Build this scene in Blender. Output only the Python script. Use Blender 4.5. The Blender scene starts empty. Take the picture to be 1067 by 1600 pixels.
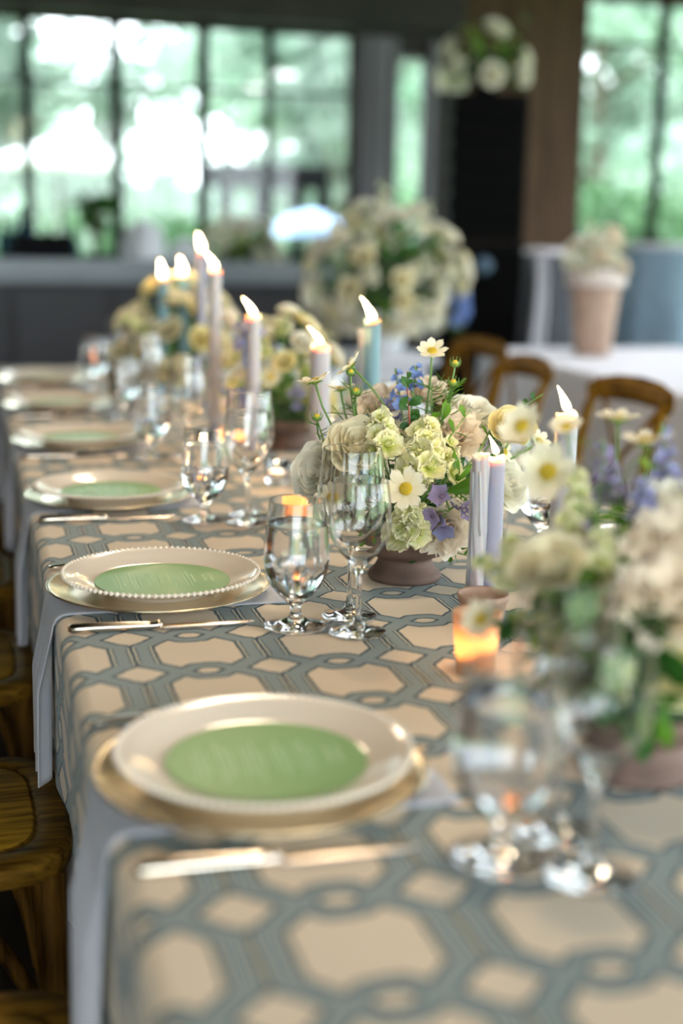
import bpy, math, random
from math import sin, cos, pi, radians as rad
from mathutils import Vector as V, Matrix, Quaternion

S = bpy.context.scene
COL = S.collection
ZT = .75                                    # table top height

# ------------------------------------------------------------------ camera
F = 2074.0                                  # focal length in pixels of the 1067x1600 frame
PITCH, ROLL, YAW = .20556, .01937, .27864
CAM = V((-.26757, -1.20659, 1.28209))
FW = V((sin(YAW)*cos(PITCH), cos(YAW)*cos(PITCH), -sin(PITCH)))
_r = V((cos(YAW), -sin(YAW), 0)); _u = _r.cross(FW)
RT = cos(ROLL)*_r + sin(ROLL)*_u
UP = -sin(ROLL)*_r + cos(ROLL)*_u
cam = bpy.data.objects.new('camera', bpy.data.cameras.new('camera'))
COL.objects.link(cam); S.camera = cam
cam.matrix_world = Matrix(((RT.x, UP.x, -FW.x, CAM.x), (RT.y, UP.y, -FW.y, CAM.y), (RT.z, UP.z, -FW.z, CAM.z), (0, 0, 0, 1)))
cam.data.sensor_fit = 'HORIZONTAL'; cam.data.sensor_width = 24; cam.data.lens = F*24/1067
cam.data.clip_start = .05; cam.data.clip_end = 300
cam.data.dof.use_dof = True; cam.data.dof.focus_distance = 1.98; cam.data.dof.aperture_fstop = 1.4

def at(px, py, d):                          # a photo pixel and a depth in metres -> a point of the room
    return CAM + d*(FW + RT*((px-533.5)/F) - UP*((py-800)/F))
def on(px, py, z=ZT):                       # a photo pixel -> the point of the level plane z
    q = FW + RT*((px-533.5)/F) - UP*((py-800)/F)
    return CAM + q*((z-CAM.z)/q.z)

# ------------------------------------------------------------------ sky, exposure
world = bpy.data.worlds.new('overcast_sky'); S.world = world; world.use_nodes = True
bg = world.node_tree.nodes['Background']
bg.inputs[0].default_value = (.86, .93, 1.0, 1); bg.inputs[1].default_value = 1.0
S.view_settings.view_transform = 'Standard'; S.view_settings.look = 'None'
S.view_settings.gamma = 1; S.view_settings.use_curve_mapping = False
S.view_settings.exposure = 3.3
S.cycles.use_denoising = True
S.cycles.max_bounces = 14; S.cycles.diffuse_bounces = 5; S.cycles.glossy_bounces = 5
S.cycles.transmission_bounces = 12; S.cycles.transparent_max_bounces = 24
S.cycles.sample_clamp_indirect = 6

# ------------------------------------------------------------------ room extents
XL, XR, YN, YB, ZC = -3.4, 7.0, -5.0, 8.0, 3.3
def portal(loc, rot, sx, sy):
    l = bpy.data.lights.new('window_portal', 'AREA'); l.shape = 'RECTANGLE'; l.size = sx; l.size_y = sy
    l.cycles.is_portal = True
    o = bpy.data.objects.new('window_portal', l); COL.objects.link(o); o.location = loc; o.rotation_euler = rot
portal((XL-.1, -3.6, 1.75), (0, rad(-90), 0), 1.7, 1.9)
portal((XR+.1, 1.5, 1.55), (0, rad(90), 0), 2.9, 12.4)
portal((1.8, YN-.1, 1.55), (rad(90), 0, 0), 9.6, 2.9)
portal((1.0, YB+.12, 1.8), (rad(-90), 0, 0), 7.2, 1.8)
portal((5.5, YB+.12, 1.6), (rad(-90), 0, 0), 2.9, 2.6)

# ------------------------------------------------------------------ materials
MATS = {}
def nm(name):
    m = bpy.data.materials.new(name); m.use_nodes = True
    return m, m.node_tree.nodes, m.node_tree.links, m.node_tree.nodes['Principled BSDF']
def setp(b, **k):
    for a, v in k.items():
        n = a.replace('_', ' ')
        b.inputs[n].default_value = v
def plain(name, c, rough=.6, metal=0, noise=0, scale=20, bump=0, **k):
    m, N, L, b = nm(name)
    b.inputs['Base Color'].default_value = (*c, 1); b.inputs['Roughness'].default_value = rough; b.inputs['Metallic'].default_value = metal
    setp(b, **k)
    if noise or bump:
        tc = N.new('ShaderNodeTexCoord'); t = N.new('ShaderNodeTexNoise'); t.inputs['Scale'].default_value = scale; t.inputs['Detail'].default_value = 5
        L.new(tc.outputs['Object'], t.inputs['Vector'])
        if noise:
            r = N.new('ShaderNodeValToRGB')
            r.color_ramp.elements[0].position = .3; r.color_ramp.elements[1].position = .7
            r.color_ramp.elements[0].color = (*[x*(1-noise) for x in c], 1); r.color_ramp.elements[1].color = (*[min(1, x*(1+noise)) for x in c], 1)
            L.new(t.outputs['Fac'], r.inputs['Fac']); L.new(r.outputs[0], b.inputs['Base Color'])
        if bump:
            q = N.new('ShaderNodeBump'); q.inputs['Strength'].default_value = bump; q.inputs['Distance'].default_value = .002
            L.new(t.outputs['Fac'], q.inputs['Height']); L.new(q.outputs[0], b.inputs['Normal'])
    MATS[name] = m
    return m
def wood(name, c1, c2, rough=.45, axis=0, scale=6, spec=.14):
    m, N, L, b = nm(name)
    tc = N.new('ShaderNodeTexCoord'); mp = N.new('ShaderNodeMapping'); s = [scale*6]*3; s[axis] = scale*.5
    mp.inputs['Scale'].default_value = s
    t = N.new('ShaderNodeTexNoise'); t.inputs['Scale'].default_value = 1.5; t.inputs['Detail'].default_value = 8; t.inputs['Distortion'].default_value = .15
    r = N.new('ShaderNodeValToRGB'); r.color_ramp.elements[0].color = (*c1, 1); r.color_ramp.elements[1].color = (*c2, 1)
    r.color_ramp.elements[0].position = .32; r.color_ramp.elements[1].position = .68
    L.new(tc.outputs['Object'], mp.inputs[0]); L.new(mp.outputs[0], t.inputs['Vector']); L.new(t.outputs['Fac'], r.inputs[0]); L.new(r.outputs[0], b.inputs['Base Color'])
    q = N.new('ShaderNodeBump'); q.inputs['Strength'].default_value = .25; q.inputs['Distance'].default_value = .002
    L.new(t.outputs['Fac'], q.inputs['Height']); L.new(q.outputs[0], b.inputs['Normal'])
    b.inputs['Specular IOR Level'].default_value = spec
    b.inputs['Roughness'].default_value = rough
    MATS[name] = m
    return m
def petal_mat(name, base, tip, trans=.2, rough=.55, var=.06):
    # colour runs from the petal's base to its tip (vertex attribute 'tint'); thin petals let light through
    m, N, L, b = nm(name)
    at_ = N.new('ShaderNodeAttribute'); at_.attribute_name = 'tint'
    r = N.new('ShaderNodeValToRGB'); r.color_ramp.elements[0].color = (*base, 1); r.color_ramp.elements[1].color = (*tip, 1)
    r.color_ramp.elements[0].position = .05; r.color_ramp.elements[1].position = .75
    L.new(at_.outputs['Fac'], r.inputs[0])
    oi = N.new('ShaderNodeObjectInfo'); hs = N.new('ShaderNodeHueSaturation')
    mr = N.new('ShaderNodeMapRange'); mr.inputs[3].default_value = 1-var*2; mr.inputs[4].default_value = 1+var
    L.new(oi.outputs['Random'], mr.inputs[0]); L.new(mr.outputs[0], hs.inputs['Value']); L.new(r.outputs[0], hs.inputs['Color'])
    b.inputs['Roughness'].default_value = rough; L.new(hs.outputs[0], b.inputs['Base Color'])
    b.inputs['Specular IOR Level'].default_value = .25
    t = N.new('ShaderNodeBsdfTranslucent'); L.new(hs.outputs[0], t.inputs[0])
    mx = N.new('ShaderNodeMixShader'); mx.inputs[0].default_value = trans
    L.new(b.outputs[0], mx.inputs[1]); L.new(t.outputs[0], mx.inputs[2]); L.new(mx.outputs[0], N['Material Output'].inputs[0])
    MATS[name] = m
    return m
def glass(name, c=(1, 1, 1), ior=1.47, rough=0):
    m, N, L, b = nm(name)
    g = N.new('ShaderNodeBsdfGlass'); g.inputs['Color'].default_value = (*c, 1); g.inputs['IOR'].default_value = ior; g.inputs['Roughness'].default_value = rough
    L.new(g.outputs[0], N['Material Output'].inputs[0]); MATS[name] = m
    return m
def pane_glass(name, c=(.97, .99, .98)):
    m, N, L, b = nm(name)
    t = N.new('ShaderNodeBsdfTransparent'); t.inputs[0].default_value = (*c, 1)
    g = N.new('ShaderNodeBsdfGlossy'); g.inputs['Roughness'].default_value = .02
    f = N.new('ShaderNodeFresnel'); f.inputs[0].default_value = 1.4
    mx = N.new('ShaderNodeMixShader'); L.new(f.outputs[0], mx.inputs[0]); L.new(t.outputs[0], mx.inputs[1]); L.new(g.outputs[0], mx.inputs[2])
    L.new(mx.outputs[0], N['Material Output'].inputs[0]); MATS[name] = m
    return m
def emit(name, c, s):
    m, N, L, b = nm(name)
    e = N.new('ShaderNodeEmission'); e.inputs[0].default_value = (*c, 1); e.inputs[1].default_value = s
    L.new(e.outputs[0], N['Material Output'].inputs[0]); MATS[name] = m
    return m

def cloth_mat():
    m, N, L, b = nm('trellis_cloth')
    def op(o, a, c=None, d=None):
        n = N.new('ShaderNodeMath'); n.operation = o
        for i, v in enumerate((a, c, d)):
            if v is None: continue
            if isinstance(v, (int, float)): n.inputs[i].default_value = v
            else: L.new(v, n.inputs[i])
        return n.outputs[0]
    uv = N.new('ShaderNodeUVMap'); uv.uv_map = 'UVMap'
    nz = N.new('ShaderNodeTexNoise'); nz.inputs['Scale'].default_value = 55; nz.inputs['Detail'].default_value = 3
    L.new(uv.outputs[0], nz.inputs['Vector'])
    sx = N.new('ShaderNodeSeparateXYZ'); L.new(uv.outputs[0], sx.inputs[0])
    sn = N.new('ShaderNodeSeparateColor'); L.new(nz.outputs['Color'], sn.inputs[0])
    u0 = op('ADD', sx.outputs[0], op('MULTIPLY', op('SUBTRACT', sn.outputs[0], .5), .0040))
    v0 = op('ADD', sx.outputs[1], op('MULTIPLY', op('SUBTRACT', sn.outputs[1], .5), .0040))
    u = op('PINGPONG', op('ADD', u0, -.0107+1.68), .084); v = op('PINGPONG', op('ADD', v0, -.3515+1.497*2), .07485)
    def seg(ax, ay, bx, by, hw):
        dx, dy = bx-ax, by-ay; l2 = dx*dx+dy*dy
        pu = op('SUBTRACT', u, ax); pv = op('SUBTRACT', v, ay)
        h = op('DIVIDE', op('ADD', op('MULTIPLY', pu, dx), op('MULTIPLY', pv, dy)), l2)
        h = op('MINIMUM', op('MAXIMUM', h, 0), 1)
        eu = op('SUBTRACT', pu, op('MULTIPLY', h, dx)); ev = op('SUBTRACT', pv, op('MULTIPLY', h, dy))
        return op('SUBTRACT', op('SQRT', op('ADD', op('MULTIPLY', eu, eu), op('MULTIPLY', ev, ev))), hw)
    d = seg(0, .0208, .014, .0188, .0092)
    for s in ((.014, .0188, .034, 0, .0098), (.034, 0, .0692, .0385, .0122), (.0692, .0385, .0692, .09, .0147)):
        d = op('MINIMUM', d, seg(*s))
    # dashed jitter along the lines
    dz = N.new('ShaderNodeTexNoise'); dz.inputs['Scale'].default_value = 260; L.new(uv.outputs[0], dz.inputs['Vector'])
    wid = op('MULTIPLY_ADD', dz.outputs['Fac'], .0022, .0010)
    dark = op('LESS_THAN', op('ABSOLUTE', d), wid)
    vert = op('GREATER_THAN', v, .040)
    cream = op('MULTIPLY', vert, op('MULTIPLY', op('LESS_THAN', d, -.0021), op('GREATER_THAN', d, -.0046)))
    dash = op('MULTIPLY', vert, op('LESS_THAN', op('ABSOLUTE', op('ADD', d, .0056)), op('MULTIPLY_ADD', dz.outputs['Fac'], .0026, -.0003)))
    band = op('LESS_THAN', d, 0)
    def mix(f, a, c):
        n = N.new('ShaderNodeMix'); n.data_type = 'RGBA'
        L.new(f, n.inputs[0])
        for i, v_ in ((6, a), (7, c)):
            if isinstance(v_, tuple): n.inputs[i].default_value = (*v_, 1)
            else: L.new(v_, n.inputs[i])
        return n.outputs[2]
    e = op('MAXIMUM', op('MAXIMUM', op('SUBTRACT', -.140, sx.outputs[0]), op('SUBTRACT', sx.outputs[0], 1.006)), op('MAXIMUM', op('SUBTRACT', -.602, sx.outputs[1]), op('SUBTRACT', sx.outputs[1], 4.182)))
    hem = op('GREATER_THAN', e, .33); st = op('SUBTRACT', op('ABSOLUTE', op('SUBTRACT', e, .346)), .016); stripe = op('LESS_THAN', st, 0); sedge = op('LESS_THAN', op('ABSOLUTE', st), .0020)
    CR, GB, DK = (.76, .63, .47), (.235, .285, .280), (.014, .045, .062)
    wv = N.new('ShaderNodeTexNoise'); wv.inputs['Scale'].default_value = 9; L.new(uv.outputs[0], wv.inputs['Vector'])
    cr = mix(wv.outputs['Fac'], CR, tuple(x*.93 for x in CR))
    c = mix(band, cr, GB)
    c = mix(cream, c, (.62, .56, .42)); c = mix(dash, c, DK); c = mix(dark, c, DK)
    c = mix(hem, c, (.72, .70, .66)); c = mix(stripe, c, GB); c = mix(sedge, c, DK)
    L.new(c, b.inputs['Base Color']); b.inputs['Roughness'].default_value = .75; b.inputs['Sheen Weight'].default_value = .15
    b.inputs['Specular IOR Level'].default_value = .25
    bz = N.new('ShaderNodeTexNoise'); bz.inputs['Scale'].default_value = 700; L.new(uv.outputs[0], bz.inputs['Vector'])
    bp = N.new('ShaderNodeBump'); bp.inputs['Strength'].default_value = .12; bp.inputs['Distance'].default_value = .001
    L.new(bz.outputs['Fac'], bp.inputs['Height']); L.new(bp.outputs[0], b.inputs['Normal'])
    MATS['cloth'] = m
    return m
cloth_mat()
plain('wax_white', (.46, .43, .46), .45, Subsurface_Weight=.8, Subsurface_Scale=1.0, Subsurface_Radius=(.016, .008, .004))
plain('wax_blue', (.16, .29, .34), .45, Subsurface_Weight=.7, Subsurface_Scale=1.0, Subsurface_Radius=(.016, .008, .004))
plain('wax_lilac', (.36, .36, .47), .45, Subsurface_Weight=.8, Subsurface_Scale=1.0, Subsurface_Radius=(.016, .008, .004))
plain('wick', (.02, .015, .01), .9)
plain('porcelain', (.86, .76, .64), .12, Coat_Weight=.3)
plain('gold', (.76, .65, .46), .22, 1, noise=.05, scale=8)
plain('silver', (.86, .74, .62), .16, 1)
plain('card_green', (.27, .50, .19), .35, Specular_IOR_Level=.35)
plain('card_print', (.62, .78, .52), .5)
plain('linen_white', (.76, .74, .80), .8, noise=.03, scale=60, bump=.1, Sheen_Weight=.2)
plain('sash_grey', (.42, .42, .46), .8)
plain('linen_napkin_shaded', (.47, .47, .52), .8, noise=.03, scale=60, bump=.1, Sheen_Weight=.2)  # white linen greyed: shade on the hanging napkins put into the colour
plain('linen_blue', (.25, .36, .45), .85, noise=.10, scale=14, bump=.1)
plain('linen_grey', (.07, .075, .09), .85, noise=.1, scale=14)
plain('terracotta', (.150, .092, .070), .75, noise=.28, scale=18, bump=.35)
plain('terracotta_light', (.42, .28, .21), .7, noise=.15, scale=22, bump=.2)
plain('rim_clay', (.62, .52, .48), .7)
plain('foam', (.03, .06, .02), .95, noise=.4, scale=60, bump=.5)
plain('stem_green', (.13, .25, .05), .5)
plain('stem_red', (.34, .09, .05), .5)
plain('bud_green', (.22, .34, .06), .5)
plain('pollen', (.80, .55, .04), .8, noise=.3, scale=900, bump=.6)
plain('black_metal', (.004, .004, .005), .6, Specular_IOR_Level=.06)
plain('black_grille', (.004, .004, .004), .8, Specular_IOR_Level=.04)
plain('badge_blue', (.10, .17, .25), .4)
plain('dark_timber', (.030, .022, .020), .7, noise=.25, scale=5)
plain('grey_trim', (.23, .21, .24), .7, noise=.08, scale=4)
plain('counter_grey', (.034, .033, .039), .55, noise=.12, scale=3)
plain('counter_top', (.22, .25, .28), .3, noise=.06, scale=4)
plain('lawn', (.30, .44, .20), .9, noise=.25, scale=.8)
plain('bark', (.09, .07, .05), .9, noise=.3, scale=9)
plain('canvas_blue', (.30, .42, .64), .8)
plain('canvas_white', (.75, .75, .73), .8)
plain('white_ceramic', (.82, .84, .88), .3)
plain('white_stone', (.72, .72, .78), .7)
wood('wall_wood', (.085, .045, .028), (.15, .085, .052), .6, axis=2, scale=3)
wood('ceiling_wood', (.025, .018, .014), (.05, .035, .026), .7, axis=1, scale=2)
wood('floor_wood', (.018, .012, .008), (.036, .025, .016), .85, axis=1, scale=2, spec=.03)
wood('chair_wood', (.055, .024, .003), (.27, .135, .016), .5, axis=0, scale=11, spec=.05)
wood('chair_panel', (.16, .075, .005), (.60, .32, .028), .5, axis=0, scale=11, spec=.05)
wood('chair_leg', (.035, .014, .003), (.16, .075, .012), .5, axis=2, scale=9, spec=.05)
wood('chair_rail', (.060, .026, .002), (.26, .130, .012), .5, axis=1, scale=9, spec=.05)
petal_mat('petal_cream', (.66, .62, .22), (.88, .81, .58))
petal_mat('petal_white', (.78, .76, .46), (.90, .86, .74))
petal_mat('petal_daisy', (.85, .74, .44), (.92, .84, .66))
petal_mat('petal_peach', (.82, .69, .48), (.90, .80, .66))
petal_mat('petal_yellow', (.66, .56, .10), (.84, .76, .42))
petal_mat('petal_stock', (.56, .62, .10), (.90, .86, .58), .3)
petal_mat('petal_lilac', (.25, .21, .36), (.30, .31, .52))
petal_mat('petal_blue', (.22, .25, .55), (.22, .36, .74))
petal_mat('petal_mauve', (.28, .20, .30), (.36, .30, .52))
petal_mat('petal_lace', (.45, .50, .22), (.88, .76, .62))
petal_mat('leaf_dark', (.018, .075, .010), (.032, .115, .016), .25, .35)
petal_mat('leaf_mid', (.06, .17, .012), (.12, .27, .02), .35, .4)
petal_mat('leaf_light', (.20, .34, .03), (.32, .46, .05), .4, .4)
petal_mat('amaranth', (.26, .21, .07), (.36, .28, .13), .3)
petal_mat('hedge_leaf', (.09, .20, .09), (.17, .32, .15), .35, .6, .2)
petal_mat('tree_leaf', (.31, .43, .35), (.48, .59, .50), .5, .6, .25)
glass('clear_glass'); glass('smoky_glass', (.30, .42, .52)); glass('water', (.97, .98, 1), 1.333)
def frosted():
    m, N, L, b = nm('frosted_amber')
    t = N.new('ShaderNodeBsdfTranslucent'); t.inputs[0].default_value = (1, .72, .50, 1); b.inputs['Base Color'].default_value = (.55, .36, .22, 1); b.inputs['Roughness'].default_value = .25
    mx = N.new('ShaderNodeMixShader'); mx.inputs[0].default_value = .45; L.new(b.outputs[0], mx.inputs[1]); L.new(t.outputs[0], mx.inputs[2]); L.new(mx.outputs[0], N['Material Output'].inputs[0]); MATS['frosted_amber'] = m
frosted()
pane_glass('window_glass')
emit('flame', (1, .68, .30), 11.0); emit('fill_bulb', (1, .78, .5), 3.0)
FILL_POWER = .74  # strength of the fill lamps added above the frame

# ------------------------------------------------------------------ mesh builder
class MB:
    def __init__(s): s.v = []; s.f = []; s.t = []
    def add(s, vs, fs, tint=None, M=None):
        o = len(s.v)
        for i, p in enumerate(vs):
            p = V(p); s.v.append(M @ p if M else p); s.t.append(tint[i] if tint else .6)
        s.f += [tuple(i+o for i in f) for f in fs]; return s
    def box(s, a, b, M=None, bev=0):
        x0, y0, z0 = a; x1, y1, z1 = b
        if bev:
            c = min(bev, (x1-x0)*.4, (y1-y0)*.4, (z1-z0)*.4)
            vs = []; 
            for z, i in ((z0, c), (z0+c, 0), (z1-c, 0), (z1, c)):
                vs += [(x0+i+ (c if i==0 else 0), y0+i, z), (x1-i-(c if i==0 else 0), y0+i, z), (x1-i, y0+i+(c if i==0 else 0), z), (x1-i, y1-i-(c if i==0 else 0), z), (x1-i-(c if i==0 else 0), y1-i, z), (x0+i+(c if i==0 else 0), y1-i, z), (x0+i, y1-i-(c if i==0 else 0), z), (x0+i, y0+i+(c if i==0 else 0), z)]
            fs = [tuple(range(7, -1, -1)), tuple(range(24, 32))]
            for k in range(3):
                for j in range(8): fs.append((k*8+j, k*8+(j+1) % 8, (k+1)*8+(j+1) % 8, (k+1)*8+j))
            return s.add(vs, fs, M=M)
        return s.add([(x0, y0, z0), (x1, y0, z0), (x1, y1, z0), (x0, y1, z0), (x0, y0, z1), (x1, y0, z1), (x1, y1, z1), (x0, y1, z1)],
                     [(3, 2, 1, 0), (4, 5, 6, 7), (0, 1, 5, 4), (1, 2, 6, 5), (2, 3, 7, 6), (3, 0, 4, 7)], M=M)
    def lathe(s, prof, n=32, M=None, close=False, tint=None):
        vs = []; ts = []; rings = []
        for k, (r, z) in enumerate(prof):
            if r < 1e-6: rings.append([len(vs)]); vs.append((0, 0, z)); ts.append(k/len(prof))
            else:
                rings.append(list(range(len(vs), len(vs)+n)))
                vs += [(r*cos(2*pi*i/n), r*sin(2*pi*i/n), z) for i in range(n)]; ts += [k/len(prof)]*n
        fs = []; pairs = list(zip(rings, rings[1:]))
        if close: pairs.append((rings[-1], rings[0]))
        for a, b in pairs:
            for i in range(n):
                j = (i+1) % n
                if len(a) == 1 and len(b) == 1: continue
                if len(a) == 1: fs.append((a[0], b[j], b[i]))
                elif len(b) == 1: fs.append((a[i], a[j], b[0]))
                else: fs.append((a[i], a[j], b[j], b[i]))
        return s.add(vs, fs, ts, M)
    def tube(s, pts, rs, n=8, M=None, flat=1.0, cap=True, upv=None):
        pts = [V(p) for p in pts]
        if not hasattr(rs, '__len__'): rs = [rs]*len(pts)
        vs = []; fs = []; x = None; ts = []
        for i, p in enumerate(pts):
            d = (pts[min(i+1, len(pts)-1)]-pts[max(i-1, 0)]).normalized()
            if x is None:
                x = V(upv) if upv else (V((0, 0, 1)) if abs(d.z) < .9 else V((1, 0, 0)))
            x = (x-d*x.dot(d)).normalized(); y = d.cross(x)
            for k in range(n):
                a = 2*pi*k/n; vs.append(p+(x*cos(a)*flat+y*sin(a))*rs[i]); ts.append(i/len(pts))
        for i in range(len(pts)-1):
            for k in range(n):
                fs.append((i*n+k, i*n+(k+1) % n, (i+1)*n+(k+1) % n, (i+1)*n+k))
        if cap: fs += [tuple(range(n-1, -1, -1)), tuple(range((len(pts)-1)*n, len(pts)*n))]
        return s.add(vs, fs, ts, M)
    def ball(s, c, r, n=10, m=6, M=None):
        prof = [(r*sin(pi*i/m), -r*cos(pi*i/m)) for i in range(m+1)]
        T = Matrix.Translation(V(c)); return s.lathe([(max(0, a) if 0 < i < m else 0, b) for i, (a, b) in enumerate(prof)], n, M @ T if M else T)
    def grid(s, fn, nu, nv, M=None):
        vs = []; ts = []
        for i in range(nu+1):
            for j in range(nv+1):
                p, t = fn(i/nu, j/nv); vs.append(p); ts.append(t)
        w = nv+1
        return s.add(vs, [(i*w+j, (i+1)*w+j, (i+1)*w+j+1, i*w+j+1) for i in range(nu) for j in range(nv)], ts, M)
    def mesh(s, name, mat, smooth=True):
        me = bpy.data.meshes.new(name); me.from_pydata([tuple(p) for p in s.v], [], s.f)
        a = me.attributes.new('tint', 'FLOAT', 'POINT'); a.data.foreach_set('value', s.t)
        me.materials.append(MATS[mat] if isinstance(mat, str) else mat)
        if smooth: me.polygons.foreach_set('use_smooth', [True]*len(me.polygons))
        me.update(); return me
    def build(s, name, mat, parent=None, smooth=True): return link(name, s.mesh(name, mat, smooth), parent)
def link(name, me, parent=None, M=None):
    o = bpy.data.objects.new(name, me); COL.objects.link(o)
    if parent: o.parent = parent
    if M: o.matrix_local = M
    return o
def tag(o, label=None, cat=None, group=None, kind=None):
    if label: o['label'] = label
    if cat: o['category'] = cat
    if group: o['group'] = group
    if kind: o['kind'] = kind
    return o
def thing(name, loc=(0, 0, 0), rz=0, label=None, cat=None, group=None, kind=None):
    o = bpy.data.objects.new(name, None); COL.objects.link(o); o.location = loc; o.rotation_euler = (0, 0, rz); o.empty_display_size = .05
    return tag(o, label, cat, group, kind)
def dup(r, loc=None, rz=None, label=None, group=None, M=None):
    def cp(o, par):
        c = o.copy(); COL.objects.link(c)
        if par: c.parent = par
        for ch in kids.get(o, []): cp(ch, c)
        return c
    kids = {}
    def walk(o):
        kids[o] = list(o.children)
        for ch in kids[o]: walk(ch)
    walk(r); c = cp(r, None)
    if M is not None: c.matrix_world = M
    if loc is not None: c.location = loc
    if rz is not None: c.rotation_euler = (0, 0, rz)
    if label: c['label'] = label
    if group: c['group'] = group
    return c
def subsurf(o, n=1):
    m = o.modifiers.new('smooth', 'SUBSURF'); m.levels = n; m.render_levels = n; return o
def solid(o, t, off=0):
    m = o.modifiers.new('thick', 'SOLIDIFY'); m.thickness = t; m.offset = off; return o
def bez(p0, p1, p2, p3, n=10):
    return [p0*(1-t)**3+p1*3*t*(1-t)**2+p2*3*t*t*(1-t)+p3*t**3 for t in [i/n for i in range(n+1)]]
def frame(P, n, spin=0, s=1.0):
    q = V((0, 0, 1)).rotation_difference(V(n).normalized())
    return Matrix.Translation(V(P)) @ q.to_matrix().to_4x4() @ Matrix.Rotation(spin, 4, 'Z') @ Matrix.Scale(s, 4)
ORD = ['nearest', 'second', 'third', 'fourth', 'fifth', 'farthest']

# ================================================================== ROOM
tag(MB().box((XL-.3, YN-.3, -.1), (XR+.3, YB+.25, 0)).build('floor', 'floor_wood', smooth=False), kind='structure')
tag(MB().box((XL-.3, YN-.3, ZC), (XR+.3, YB+.25, ZC+.2)).build('ceiling', 'ceiling_wood', smooth=False), kind='structure')
def glazed(name, axis, pos, a0, a1, z0, z1, xs, zs, mat='black_metal', w=.05, dep=.08, widths=None):
    # a window in a wall plane; axis 'x' runs along X (wall at y=pos), 'y' runs along Y (wall at x=pos)
    r = thing(name, kind='structure')
    def bx(mb, p0, p1, q0, q1, d=dep):
        return mb.box((p0, pos-d/2, q0), (p1, pos+d/2, q1)) if axis == 'x' else mb.box((pos-d/2, p0, q0), (pos+d/2, p1, q1))
    f = MB()
    bx(f, a0-w, a0, z0-w, z1+w); bx(f, a1, a1+w, z0-w, z1+w); bx(f, a0, a1, z0-w, z0); bx(f, a0, a1, z1, z1+w)
    f.build('window_frame', mat, r, False)
    for i, x in enumerate(xs):
        ww = widths[i] if widths else w
        bx(MB(), x-ww/2, x+ww/2, z0, z1, dep*.8).build('mullion', mat, r, False)
    for z in zs:
        ed = [a0]+list(xs)+[a1]
        for p, q in zip(ed, ed[1:]):
            bx(MB(), p+w/2, q-w/2, z-.010, z+.010, dep*.5).build('muntin', mat, r, False)
    ed = [a0]+list(xs)+[a1]
    for p, q in zip(ed, ed[1:]):
        bx(MB(), p, q, z0, z1, .008).build('pane', 'window_glass', r, False)
    return r
# back wall: pieces around the openings
wb = thing('wall_back', kind='structure')
def wallbox(a, b, mat, name='wall_segment'): return MB().box(a, b).build(name, mat, wb, False)
y0, y1 = YB, YB+.18
wallbox((XL, y0, 0), (2.40, y1, .93), 'counter_grey'); wallbox((XL, y0, 2.64), (2.72, y1, ZC), 'dark_timber')
wallbox((2.40, y0, 0), (2.70, y1, 2.64), 'dark_timber'); wallbox((2.70, y0, 0), (2.96, y1, .93), 'dark_timber')
wallbox((2.72, y0, 2.52), (3.0, y1, ZC), 'dark_timber'); wallbox((2.96, y0, 0), (3.14, y1, ZC), 'dark_timber')
wallbox((3.14, y0+.03, 0), (4.13, y1, ZC), 'dark_timber')
wallbox((4.13, y0, 0), (6.95, y1, .45), 'wall_wood'); wallbox((4.13, y0, 3.0), (6.95, y1, ZC), 'wall_wood'); wallbox((6.90, y0, .45), (XR, y1, 3.0), 'wall_wood')
bm_ = None
for i in range(7):                                        # upright boards of the brown wall
    w = .99/7; x = 3.14+i*w; d = (.0, .008, .003, .01, .002, .006, .0)[i]
    bm_ = MB().box((x+.004, y0-.012-d, .02), (x+w-.004, y0+.03, ZC-.02)).build('board', 'wall_wood', wb, False)
for i, (xa, xb) in enumerate(((2.44, 2.50), (2.53, 2.63), (2.655, 2.70), (2.945, 2.985))):
    MB().box((xa, y0-.05, 0), (xb, y0, 2.62)).build('trim_strip', 'grey_trim', wb, False)
glazed('window_1', 'x', YB+.09, XL+.2, 2.40, .98, 2.62, (-2.4, -1.4, -.5, .19, .77, 1.36, 1.815), (2.23,), widths=(.07, .07, .07, .07, .075, .075, .045))
glazed('window_2', 'x', YB+.09, 2.72, 2.93, .98, 2.50, (), (), mat='grey_trim', w=.03)
glazed('window_3', 'x', YB+.09, 4.17, 6.86, .50, 2.98, (4.80, 5.8), (2.69,), widths=(.06, .06))
MB().box((XL, y0-.16, 2.66), (3.14, y0, 2.90)).build('trim_1', 'dark_timber', None, False)['kind'] = 'structure'
# the other three sides, glazed for most of their length
for nme, ax, pos, a, b, n in (('wall_right', 'y', XR, YN+.1, YB-.1, 9), ('wall_front', 'x', YN, XL+.2, XR-.2, 7)):
    W = thing(nme, kind='structure')
    for z0_, z1_ in ((0, .1), (3.05, ZC)):
        (MB().box((pos-.09, a-.3, z0_), (pos+.09, b+.3, z1_)) if ax == 'y' else MB().box((a-.4, pos-.09, z0_), (b+.4, pos+.09, z1_))).build('wall_segment', 'dark_timber', W, False)
    for e0, e1 in ((a-.3, a+.05), (b-.05, b+.3)):
        (MB().box((pos-.09, e0, .1), (pos+.09, e1, 3.05)) if ax == 'y' else MB().box((e0, pos-.09, .1), (e1, pos+.09, 3.05))).build('wall_post', 'dark_timber', W, False)
    glazed({'wall_right': 'window_5', 'wall_front': 'window_6'}[nme], ax, pos, a+.1, b-.1, .15, 3.0, [a+.1+(b-a-.2)*k/n for k in range(1, n)], (2.3,))
WL = thing('wall_left', kind='structure')
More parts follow.
